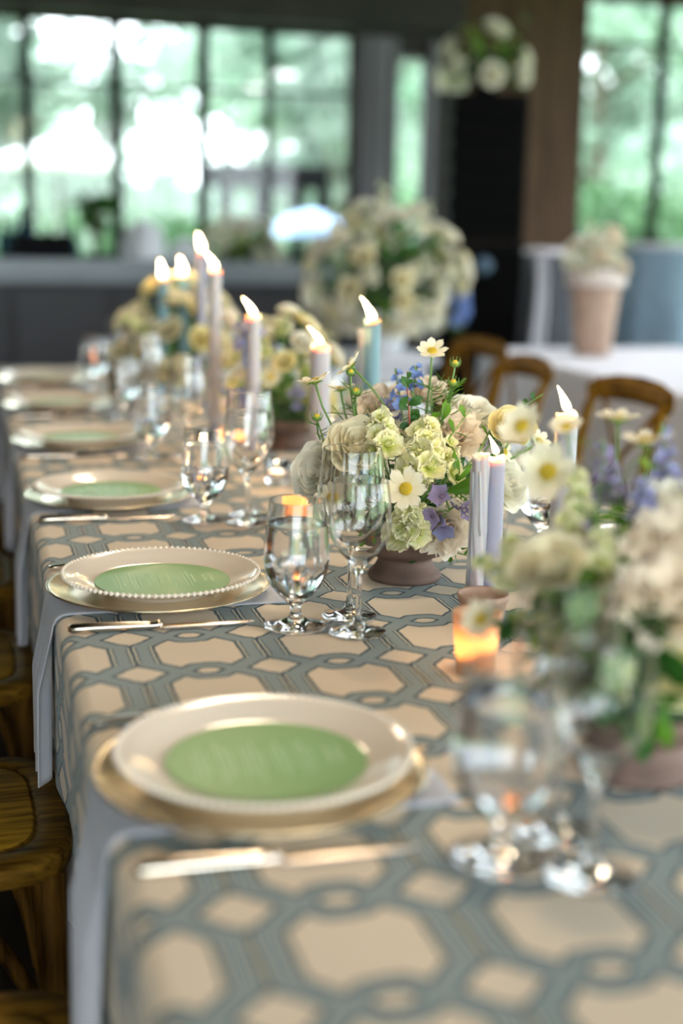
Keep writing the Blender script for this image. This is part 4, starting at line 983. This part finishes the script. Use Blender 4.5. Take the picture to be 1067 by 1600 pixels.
for i, (px, py, qx, qy, dd) in enumerate(((880, 960, 860, 1010, -.06), (915, 1000, 905, 1065, -.08), (860, 1000, 835, 1050, -.05), (950, 1030, 935, 1090, -.09), (930, 940, 915, 900, -.05), (975, 880, 960, 830, .0), (900, 930, 885, 960, -.07), (985, 960, 975, 1010, -.10), (1010, 1000, 1000, 1050, -.11), (890, 1040, 870, 1090, -.07), (945, 980, 950, 930, -.08), (1030, 1060, 1010, 1100, -.11), (960, 1060, 975, 1120, -.10), (840, 960, 812, 985, -.03), (920, 850, 930, 790, .02), (1000, 840, 1015, 770, .03))):
    NS.append((AN(qx, qy, dd), sprig([HUBN, AN((px+980)/2, py, dd*.6), AN(px, py, dd), AN(qx, qy, dd)], 10, .040, 'blurred green leaf sprig of the near arrangement', ('mid', 'light', 'mid', 'dark')[i % 4], 'leaf sprigs of the near arrangement', seed=200+i)))
for i, (p0, p1) in enumerate((((905, 900), (903, 745)), ((925, 860), (945, 700)), ((960, 900), (975, 740)), ((890, 930), (880, 830)), ((985, 930), (1040, 800)))):
    threads([HUBN, AN(*p0, .03), AN(*p1, .06)], 18, .05, 'blurred feathery foliage of the near arrangement', 'feathery foliage of the near arrangement', seed=80+i)

relabel([(o, P, None) for P, o in NS], 'blurred leaf sprig', 'the near arrangement')

# ---- two farther arrangements, and smaller ones grown the same way
def mound(hub, rx, ry, rz, mix, n, seed, words, group, lo=-.15, simple=True):
    rr = random.Random(seed); placed = []; tries = 0; made = {}
    while len(placed) < n and tries < 4000:
        tries += 1; a = rr.uniform(0, 6.283); e = math.asin(rr.uniform(lo, 1)); q = rr.uniform(.82, 1.08)
        d = V((cos(a)*cos(e), sin(a)*cos(e), sin(e))); P = hub+V((d.x*rx, d.y*ry, d.z*rz))*q; k = mix[int(rr.random()*len(mix))]; s_ = k[1]*rr.uniform(.85, 1.15)
        if any((P-p).length < (s_+s2)*.72 for p, s2 in placed): continue
        placed.append((P, s_)); nd = (V((d.x/rx, d.y/ry, d.z/rz)).normalized()+V((rr.gauss(0, .2), rr.gauss(0, .2), .15))).normalized()
        noun = ({'rose': 'cream rose', 'rose_peach': 'peach ruffled bloom', 'rose_white': 'white bloom', 'rose_yellow': 'pale yellow rose', 'cosmos': 'cream cosmos', 'stock': 'pale yellow stock stem', 'lilac': 'lilac delphinium spike', 'blue': 'blue delphinium spike', 'leaf': 'green leaf sprig', 'white': 'white stock stem'}[k[0]]); lab = noun+' in '+words; g = None
        if k[0] in ('stock', 'lilac', 'blue', 'white'):
            fl, nm_ = {'stock': (FL_STOCK, 'stock_stem'), 'lilac': (FL_LILAC, 'delphinium_spike'), 'blue': (FL_BLUE, 'delphinium_spike'), 'white': (FL_WHITE, 'stock_stem')}[k[0]]
            ob = spike(P-nd*s_*.8, P+nd*s_*.9+V((0, 0, s_*.5)), fl, s_*.48, 6, hub, lab, g, nm_, 2, seed=len(placed))
        elif k[0] == 'leaf': ob = sprig([hub, hub.lerp(P, .6)+V((0, 0, .01)), P+nd*s_], 7, s_, lab, rr.choice(('dark', 'mid', 'dark', 'light')), g, seed=len(placed))
        else: ob = bloom(k[0], P, nd, s_*(.8 if k[0] == 'cosmos' else 1), hub, lab, g, simple=simple)
        made.setdefault(noun, []).append((ob, P, nd))
    for noun, its in made.items(): relabel(its, noun, words)
b3 = on(450, 706)+d2*.06; bowl(b3.x, b3.y, 'terracotta footed bowl of the third arrangement from the camera')
hub3 = V((b3.x-.02, b3.y, ZT+.12))
mound(hub3, .135, .15, .20, [('rose', .034), ('rose_white', .034), ('cosmos', .034), ('stock', .05), ('lilac', .05), ('leaf', .05), ('leaf', .045), ('rose_yellow', .032)], 44, 3, 'the third table arrangement', None)
for i, (px, py, fl, L_) in enumerate(((384, 545, FL_LILAC, .07), (398, 570, FL_BLUE, .06), (402, 530, FL_LILAC, .05))):
    P = at(px, py, 3.12); spike(P, P+V((-.02, 0, L_)), fl, .021, 8, hub3, 'lilac delphinium spike in the third arrangement from the camera', 'lilac delphinium spikes in the third arrangement from the camera', 'delphinium_spike', seed=90+i)
b4 = at(285, 560, 4.15); b4 = V((b4.x, b4.y, 0)); bowl(b4.x, b4.y, 'terracotta footed bowl of the fourth and farthest table arrangement')
hub4 = V((b4.x, b4.y, ZT+.13))
mound(hub4, .19, .17, .25, [('rose', .045), ('rose_peach', .042), ('cosmos', .042), ('rose_yellow', .042), ('stock', .06), ('rose', .045), ('leaf', .05)], 46, 4, 'the farthest table arrangement', None)

# ================================================================== CHAIRS
def chair_proto():
    r = thing('crossback_chair')
    # faces +X; origin on the floor under the seat centre; seat x -.21...21, y -.21...21
    def out(t, k=1.0, n=4.2):
        c, s_ = cos(t), sin(t); x = .205*k*abs(c)**(2/n)*(1 if c >= 0 else -1); y = (.208-.022*(1-(x/.205+1)/2))*k*abs(s_)**(2/n)*(1 if s_ >= 0 else -1); return x, y
    N_ = 56; mb = MB(); vs = []; prof = [(.93, .420), (1.0, .428), (1.01, .440), (1.0, .452), (.965, .459), (.80, .460), (.785, .4565), (.77, .4565), (.755, .4600)]
    for (k, z) in prof: vs += [(*out(2*pi*i/N_, k), z) for i in range(N_)]
    m = len(prof); fs = [(k*N_+i, k*N_+(i+1) % N_, (k+1)*N_+(i+1) % N_, (k+1)*N_+i) for k in range(m-1) for i in range(N_)]
    fs.append(tuple(range(N_-1, -1, -1)))
    seat = mb.add(vs, fs).build('seat', 'chair_wood', r)
    pn = MB(); vs = []
    for (k, z) in ((.755, .4560), (.755, .4600), (.74, .4612)): vs += [(*out(2*pi*i/N_, k), z) for i in range(N_)]
    pn.add(vs, [(k*N_+i, k*N_+(i+1) % N_, (k+1)*N_+(i+1) % N_, (k+1)*N_+i) for k in range(2) for i in range(N_)]+[tuple(range(2*N_, 3*N_))]).build('seat_panel', 'chair_panel', seat)
    for s_ in (-1, 1):
        MB().tube([V((.165, s_*.165, .43)), V((.170, s_*.170, .25)), V((.185, s_*.178, 0))], [.023, .021, .015], 12).build('front_leg', 'chair_leg', r)
        MB().tube([V((-.215, s_*.165, 0)), V((-.185, s_*.165, .25)), V((-.180, s_*.168, .45)), V((-.195, s_*.178, .62)), V((-.235, s_*.19, .80)), V((-.262, s_*.188, .865))], [.014, .018, .019, .017, .016, .014], 12).build('rear_leg', 'chair_rail', r)
        MB().tube(bez(V((.170, s_*.168, .10)), V((.13, s_*.168, .49)), V((-.14, s_*.168, .49)), V((-.188, s_*.166, .10)), 18), .0115, 10).build('side_brace', 'chair_leg', r)
    MB().tube(bez(V((.172, -.170, .10)), V((.166, -.13, .49)), V((.166, .13, .49)), V((.172, .170, .10)), 18), .0115, 10).build('front_brace', 'chair_leg', r)
    MB().tube([V((-.19, -.165, .22)), V((-.19, .165, .22))], .010, 8).build('rear_stretcher', 'chair_leg', r)
    tr = [V((-.252, -.222, .852)), V((-.268, -.19, .862)), V((-.284, -.11, .872)), V((-.292, 0, .876)), V((-.284, .11, .872)), V((-.268, .19, .862)), V((-.252, .222, .852))]
    MB().tube(tr, [.020, .032, .036, .037, .036, .032, .020], 12, flat=.36, upv=(1, 0, 0)).build('top_rail', 'chair_rail', r)
    for s_ in (-1, 1):
        MB().tube([V((-.185, -s_*.16, .50)), V((-.215, -s_*.07, .61)), V((-.232, 0, .68)), V((-.250, s_*.08, .765)), V((-.268, s_*.165, .855))], [.011]*5, 8, flat=.5, upv=(1, 0, 0)).build('cross_slat', 'chair_rail', r)
    MB().lathe([(0, -.012), (.014, -.010), (.016, 0), (.014, .010), (0, .012)], 12, Matrix.Translation((-.232, 0, .68)) @ Matrix.Rotation(pi/2, 4, 'Y')).build('cross_boss', 'chair_rail', r)
    return r
P_chair = chair_proto()
cr = random.Random(6)
for k in range(5):
    put(P_chair, (X0-.194, k*PY-.055 if k else -.03, 0), cr.uniform(-.03, .03), 'wooden cross back chair at the %s place on the left side' % ORD[k], 'chair', 'cross back chairs along the table')
for k, x, y, a in ((2, 1.33, 1.43, .0), (3, 1.25, 2.10, .05), (4, 1.23, 2.80, -.04), (5, 1.36, 3.50, .1)):
    put(P_chair, (x, y, 0), pi+a, 'wooden cross back chair at the %s place on the right side' % ORD[k-1], 'chair', 'cross back chairs along the table')

# ================================================================== BACKGROUND FURNITURE
ct = thing('bar_counter', (0, 0, 0), 0, 'dark grey panelled counter below the back windows', 'counter')
yc = 7.0
MB().box((XL+.4, yc+.03, 0), (2.0, yc+.55, .97)).build('counter_body', 'counter_grey', ct, False)
for i in range(9):
    x = XL+.42+i*.595; MB().box((x+.03, yc, .10), (x+.565, yc+.03, .93), bev=.006).build('front_panel', 'counter_grey', ct, False)
MB().box((XL+.38, yc-.02, 1.015), (2.03, yc+.02, 1.115), bev=.008).build('raised_edge', 'counter_top', ct, False)
MB().box((XL+.38, yc-.02, .97), (2.03, yc+.58, 1.015), bev=.008).build('countertop', 'counter_top', ct, False)
ZCt = 1.0155
def bottle(px, h, r, label, y=yc+.28):
    p = at(px, 350, 8.4); x = p.x+(y-p.y)*(p.x-CAM.x)/(p.y-CAM.y)
    o = thing('glass_bottle', (x, y, ZCt), 0, label, 'bottle', 'glassware on the counter')
    MB().lathe([(0, .002), (r*.9, 0), (r, .006), (r, h*.55), (r*.85, h*.66), (r*.35, h*.78), (r*.32, h*.97), (r*.38, h), (r*.26, h), (r*.24, h*.78), (r*.75, h*.64), (r*.9, h*.55), (r*.9, .012), (0, .010)], 20).build('bottle_body', 'smoky_glass', o)
    MB().lathe([(0, h*.93), (r*.24, h*.93), (r*.24, h*1.0), (r*.32, h*1.0), (r*.32, h*1.06), (0, h*1.06)], 12).build('stopper', 'counter_top', o)
for i, (px, h, r) in enumerate(((6, .34, .04), (20, .30, .045), (34, .38, .04), (50, .31, .05), (75, .26, .05), (98, .33, .04), (112, .28, .045))):
    bottle(px, h, r, '%s smoky glass bottle %son the counter by the left windows' % (('leftmost', 'second', 'third', 'fourth', 'fifth', 'sixth', 'rightmost')[i], 'from the left ' if 0 < i < 6 else 'standing '))
p = at(62, 395, 8.3); o = thing('drinks_tray', (p.x, yc+.28, ZCt), 0, 'open black box with side handles on the counter among the bottles', 'tray')
o.location.y = yc+.11
b = MB(); b.box((-.17, -.08, 0), (.17, .08, .02)); b.box((-.17, -.08, .02), (-.155, .08, .24)); b.box((.155, -.08, .02), (.17, .08, .24)); b.box((-.155, -.08, .02), (.155, -.065, .24)); b.box((-.155, .065, .02), (.155, .08, .24)); b.build('tray_body', 'black_metal', o, False)
for s_ in (-1, 1): MB().tube([V((s_*.172, -.03, .09)), V((s_*.195, -.02, .10)), V((s_*.195, .02, .10)), V((s_*.172, .03, .09))], .006, 8).build('handle', 'black_metal', o)
def potted(px, y, h, label, pot='black_metal'):
    p = at(px, 380, 8.3); o = thing('potted_plant', (p.x, y, ZCt), 0, label, 'plant')
    MB().lathe([(0, 0), (.055, 0), (.075, .12), (.078, .13), (.070, .13), (.066, .11), (0, .105)], 24).build('pot', pot, o); rr = random.Random(int(px)); st = MB()
    for k in range(11):
        a = k*2.4; l_ = h*rr.uniform(.55, 1); e = V((cos(a)*.13*rr.uniform(.4, 1), sin(a)*.10, .1+l_)); st.tube([V((0, 0, .10)), V((e.x*.3, e.y*.3, .1+l_*.6)), e], [.006, .005, .003], 6)
        link('leaf', LF['dark'], o, frame(e, V((cos(a), sin(a), .9)), a, .15) @ Matrix.Rotation(-.5, 4, 'X'))
        link('leaf', LF['dark'], o, frame(e*.8, V((cos(a+1.5), sin(a+1.5), .6)), a+2, .13))
    st.build('stalks', 'bark', o)
potted(150, yc+.3, .40, 'dark leafy potted plant on the counter before the left window mullion')
def ribbed(px, w, h, label):
    p = at(px, 390, 8.3); o = thing('ribbed_cooler', (p.x, yc+.26, ZCt), 0, label, 'container')
    n = 72; vs = []; pr = [(.86, 0), (.98, .03), (1, .3), (.98, .6), (.86, .88), (.70, .97), (.55, 1.0)]
    for k, z in pr:
        for i in range(n): q = w/2*k*(1+.035*(i % 3 == 0)); vs.append((q*cos(2*pi*i/n), q*sin(2*pi*i/n), z*h))
    fs = [(k*n+i, k*n+(i+1) % n, (k+1)*n+(i+1) % n, (k+1)*n+i) for k in range(len(pr)-1) for i in range(n)]+[tuple(range(n-1, -1, -1)), tuple(range((len(pr)-1)*n, len(pr)*n))]
    MB().add(vs, fs).build('ribbed_body', 'white_ceramic', o); MB().lathe([(0, h), (.05, h), (.05, h+.02), (.02, h+.03), (0, h+.03)], 16).build('lid_knob', 'white_ceramic', o)
ribbed(224, .27, .31, 'large white ribbed rounded container on the counter'); ribbed(292, .22, .20, 'smaller white rounded container on the counter behind the candle flames')
# flowers on the counter
def vase_flowers(P, hubz, rx, rz, mix, n, seed, words, vlabel, vmat='white_ceramic', vr=.07, vh=.16, scale=1, lo=-.2):
    o = thing('flower_vase', (P.x, P.y, P.z), 0, vlabel, 'vase')
    MB().lathe([(0, .0), (vr*.7, 0), (vr*.95, vh*.4), (vr, vh*.75), (vr*.8, vh), (vr*.72, vh), (vr*.88, vh*.7), (vr*.8, vh*.35), (0, .02)], 28).build('vase_body', vmat, o)
    MB().lathe([(0, vh*.5), (vr*.8, vh*.6), (vr*1.3, hubz*.8), (vr*1.5, hubz), (vr, hubz+rz*.3), (0, hubz+rz*.45)], 16).build('floral_foam', 'foam', o)
    mound(V((P.x, P.y, P.z+hubz)), rx, rx*.8, rz, mix, n, seed, words, None, lo)
p = at(385, 400, 8.3); vase_flowers(V((p.x, yc+.28, ZCt)), .12, .24, .22, [('rose_white', .062), ('leaf', .08), ('rose_white', .055), ('leaf', .08), ('white', .08)], 38, 5, 'the counter arrangement', 'white vase holding the white and green flowers on the counter')
# big arrangement on a plinth
pc = at(603, 430, 6.0); o = thing('flower_plinth', (pc.x, pc.y, 0), 0, 'white plinth under the large white floor arrangement', 'plinth')
MB().box((-.20, -.20, 0), (.20, .20, .06), bev=.01).build('base', 'white_stone', o, False); MB().box((-.16, -.16, .06), (.16, .16, .72), bev=.008).build('shaft', 'white_stone', o, False); MB().box((-.20, -.20, .72), (.20, .20, .76), bev=.01).build('cap', 'white_stone', o, False)
vase_flowers(V((pc.x, pc.y, .761)), .33, .33, .30, [('rose_white', .055), ('rose_white', .06), ('white', .09), ('leaf', .11), ('rose', .05), ('white', .09), ('leaf', .12), ('leaf', .11), ('leaf', .10)], 110, 7, 'the plinth arrangement', 'white vase of the large white floor arrangement', vr=.11, vh=.24, lo=-.75)
for i, (px, py) in enumerate(((722, 462), (724, 482), (708, 470), (716, 500))):
    P = at(px, py, 6.0); spike(P-V((0, 0, .03)), P+V((.01, 0, .04)), FL_BLUE, .034, 7, V((pc.x, pc.y, 1.0)), 'deep blue delphinium spike at the right side of the plinth arrangement', 'deep blue delphinium spikes', 'delphinium_spike', 2, seed=70+i)
# loudspeaker stack
ps = at(784, 145, 7.5); za = ps.z; a0 = -YAW
for i in range(6):
    h = (za-1.26)/6; z = 1.26+i*h
    o = thing('speaker_cabinet', (ps.x, ps.y+.2, z), a0, 'slim black cabinet %s of the tall speaker column' % ('lowest', 'second from the bottom', 'third from the bottom', 'third from the top', 'second from the top', 'topmost')[i], 'loudspeaker', 'line of slim speaker cabinets')
    MB().box((-.215, -.16, .001), (.215, .16, h-.001), bev=.004).build('cabinet_body', 'black_metal', o, False); MB().box((-.205, -.172, .008), (.205, -.16, h-.008), bev=.003).build('grille', 'black_grille', o, False)
    for s_ in (-1, 1): MB().box((s_*.215-.008, -.06, .03), (s_*.215+.008, .06, h-.035)).build('side_bracket', 'black_metal', o, False)
for i, (z0_, z1_) in enumerate(((0, .63), (.634, 1.256))):
    o = thing('subwoofer', (ps.x, ps.y+.22, z0_), a0, ('bottom black subwoofer standing on the floor under the speaker column', 'upper black subwoofer with a round blue grey badge under the slim cabinets')[i], 'loudspeaker')
    h = z1_-z0_; MB().box((-.235, -.24, 0), (.235, .24, h), bev=.012).build('cabinet_body', 'black_metal', o, False); gr = MB().box((-.215, -.254, .03), (.215, -.24, h-.03), bev=.005).build('grille', 'black_grille', o, False)
    if i: MB().lathe([(0, 0), (.05, 0), (.052, .006), (0, .008)], 24, Matrix.Translation((-.01, -.254, h-.13)) @ Matrix.Rotation(pi/2, 4, 'X')).build('badge', 'badge_blue', gr)
pv = V((ps.x-.02, ps.y+.2, za+.001))
vase_flowers(pv, .14, .24, .26, [('leaf', .11), ('leaf', .11), ('rose_white', .075), ('leaf', .10), ('white', .08)], 30, 9, 'the speaker top arrangement', 'dark vase holding leafy flowers on top of the speaker stack', 'black_metal', .08, .15)
# pedestals, draped tables and planter at the right
def draped(P, r0, r1, h, label, mat, name='cocktail_table', sq=False, top='linen_white'):
    o = thing(name, (P.x, P.y, 0), 0, label, 'table'); n = 72; vs = []; m = 10
    for k in range(m+1):
        t = k/m
        for i in range(n):
            a = 2*pi*i/n; r = r0+(r1-r0)*t**1.3+.025*t*sin(a*9)+.01*t*sin(a*17+1); vs.append((r*cos(a), r*sin(a), h-.03-(h-.035)*t))
    fs = [(k*n+i, (k+1)*n+i, (k+1)*n+(i+1) % n, k*n+(i+1) % n) for k in range(m) for i in range(n)]
    solid(MB().add(vs, fs).build('skirt', mat, o), .004)
    MB().lathe([(0, h-.045), (r0*.97, h-.045), (r0*1.03, h-.03), (r0*1.03, h-.004), (r0*1.0, h), (0, h)], 48).build('table_top', top, o)
    MB().tube([V((0, 0, .01)), V((0, 0, h-.05))], .03, 10).build('post', 'black_metal', o); return o
pb = at(1045, 380, 8.4); draped(V((pb.x, pb.y, 0)), .31, .48, pb.z, 'high cocktail table with a pale blue floor length cloth by the right window', 'linen_blue')
pg = at(862, 388, 7.0); draped(V((pg.x, pg.y, 0)), .145, .16, pg.z, 'slim high stand with dark grey cloth beside the speaker stack', 'linen_grey', 'draped_stand')
sash = at(846, 400, 6.80)
o = tag(MB().grid(lambda a, b_: (V((sash.x+(b_-.5)*(.060+.03*a)+.008*sin(a*6), sash.y-.012*sin(b_*9)-.02*a, sash.z+.0-a*.62)), .5), 16, 12).build('fabric_sash', 'sash_grey'), 'white fabric sash hanging down the dark draped stand', 'sash'); solid(o, .004)
# white-clothed banquet table in the aisle and the planter standing on it
wt = thing('white_table', (0, 0, 0), 0, 'long white clothed table in the aisle beyond the right hand chairs', 'table')
wx0, wx1, wy0, wy1 = 2.2, 3.3, 2.6, 4.95
def white_cloth():
    per = []; n = 0
    def ln(p, q, nr):
        m = max(1, int(math.hypot(q[0]-p[0], q[1]-p[1])/.05))
        for i in range(m): per.append((p[0]+(q[0]-p[0])*i/m, p[1]+(q[1]-p[1])*i/m, *nr))
    ln((wx0, wy0), (wx1, wy0), (0, -1)); ln((wx1, wy0), (wx1, wy1), (1, 0)); ln((wx1, wy1), (wx0, wy1), (0, 1)); ln((wx0, wy1), (wx0, wy0), (-1, 0))
    vs = []; n = len(per)
    for o_, d_ in ((0, 0), (.012, .004), (.018, .018), (.022, .15), (.03, .4), (.035, .72)):
        for i, (x, y, a, b_) in enumerate(per): w = (.5+.5*sin(i*.75))*.05*d_; vs.append((x+a*(o_+w), y+b_*(o_+w), ZT+.0-d_))
    fs = [tuple(range(n))]+[(k*n+i, (k+1)*n+i, (k+1)*n+(i+1) % n, k*n+(i+1) % n) for k in range(5) for i in range(n)]
    mb = MB().add(vs, fs); o = mb.build('cloth', 'linen_white', wt); o.data.polygons[0].use_smooth = False
white_cloth(); MB().box((wx0+.02, wy0+.02, .70), (wx1-.02, wy1-.02, .745)).build('tabletop', 'dark_timber', wt, False)
for x in (wx0+.1, wx1-.1):
    for y in (wy0+.1, wy1-.1): MB().box((x-.03, y-.03, 0), (x+.03, y+.03, .70)).build('leg', 'dark_timber', wt, False)
pp = at(925, 540, 6.25); o = thing('terracotta_planter', (pp.x, min(pp.y, wy1-.16), ZT+.001), 0, 'tall tapered terracotta planter with a pale rim standing on the white table', 'planter')
hp_ = .40
MB().lathe([(0, 0), (.075, 0), (.085, .01), (.112, hp_*.72), (.118, hp_*.80), (.135, hp_*.80), (.137, hp_*.82), (.137, hp_*.99), (.132, hp_), (.115, hp_), (.11, hp_*.9), (0, hp_*.88)], 40).build('planter_body', 'terracotta_light', o)
MB().lathe([(.1375, hp_*.81), (.1395, hp_*.82), (.1395, hp_*.985), (.134, hp_*1.004), (.116, hp_*1.004), (.116, hp_*1.0), (.1375, hp_*.98)], 40).build('rim_band', 'rim_clay', o)
mound(V((o.location.x, o.location.y, ZT+hp_)), .13, .12, .17, [('rose_white', .045), ('leaf', .06), ('rose_peach', .045), ('white', .06)], 20, 12, 'the terracotta planter', None, 0)
# chairs by the draped tables
P = at(1040, 480, 7.4); put(P_chair, (P.x, P.y, 0), 2.3, 'wooden cross back chair standing in front of the pale blue cocktail table', 'chair', 'cross back chairs')

# prototypes that were only copied from are removed again
for pr in list(PROTO.values())+list(SIMPLE.values()):
    for c in list(pr.children): bpy.data.objects.remove(c)
    bpy.data.objects.remove(pr)
for l in [o for o in bpy.data.objects if o.type == 'MESH' and o.users_collection == ()]: bpy.data.objects.remove(l)
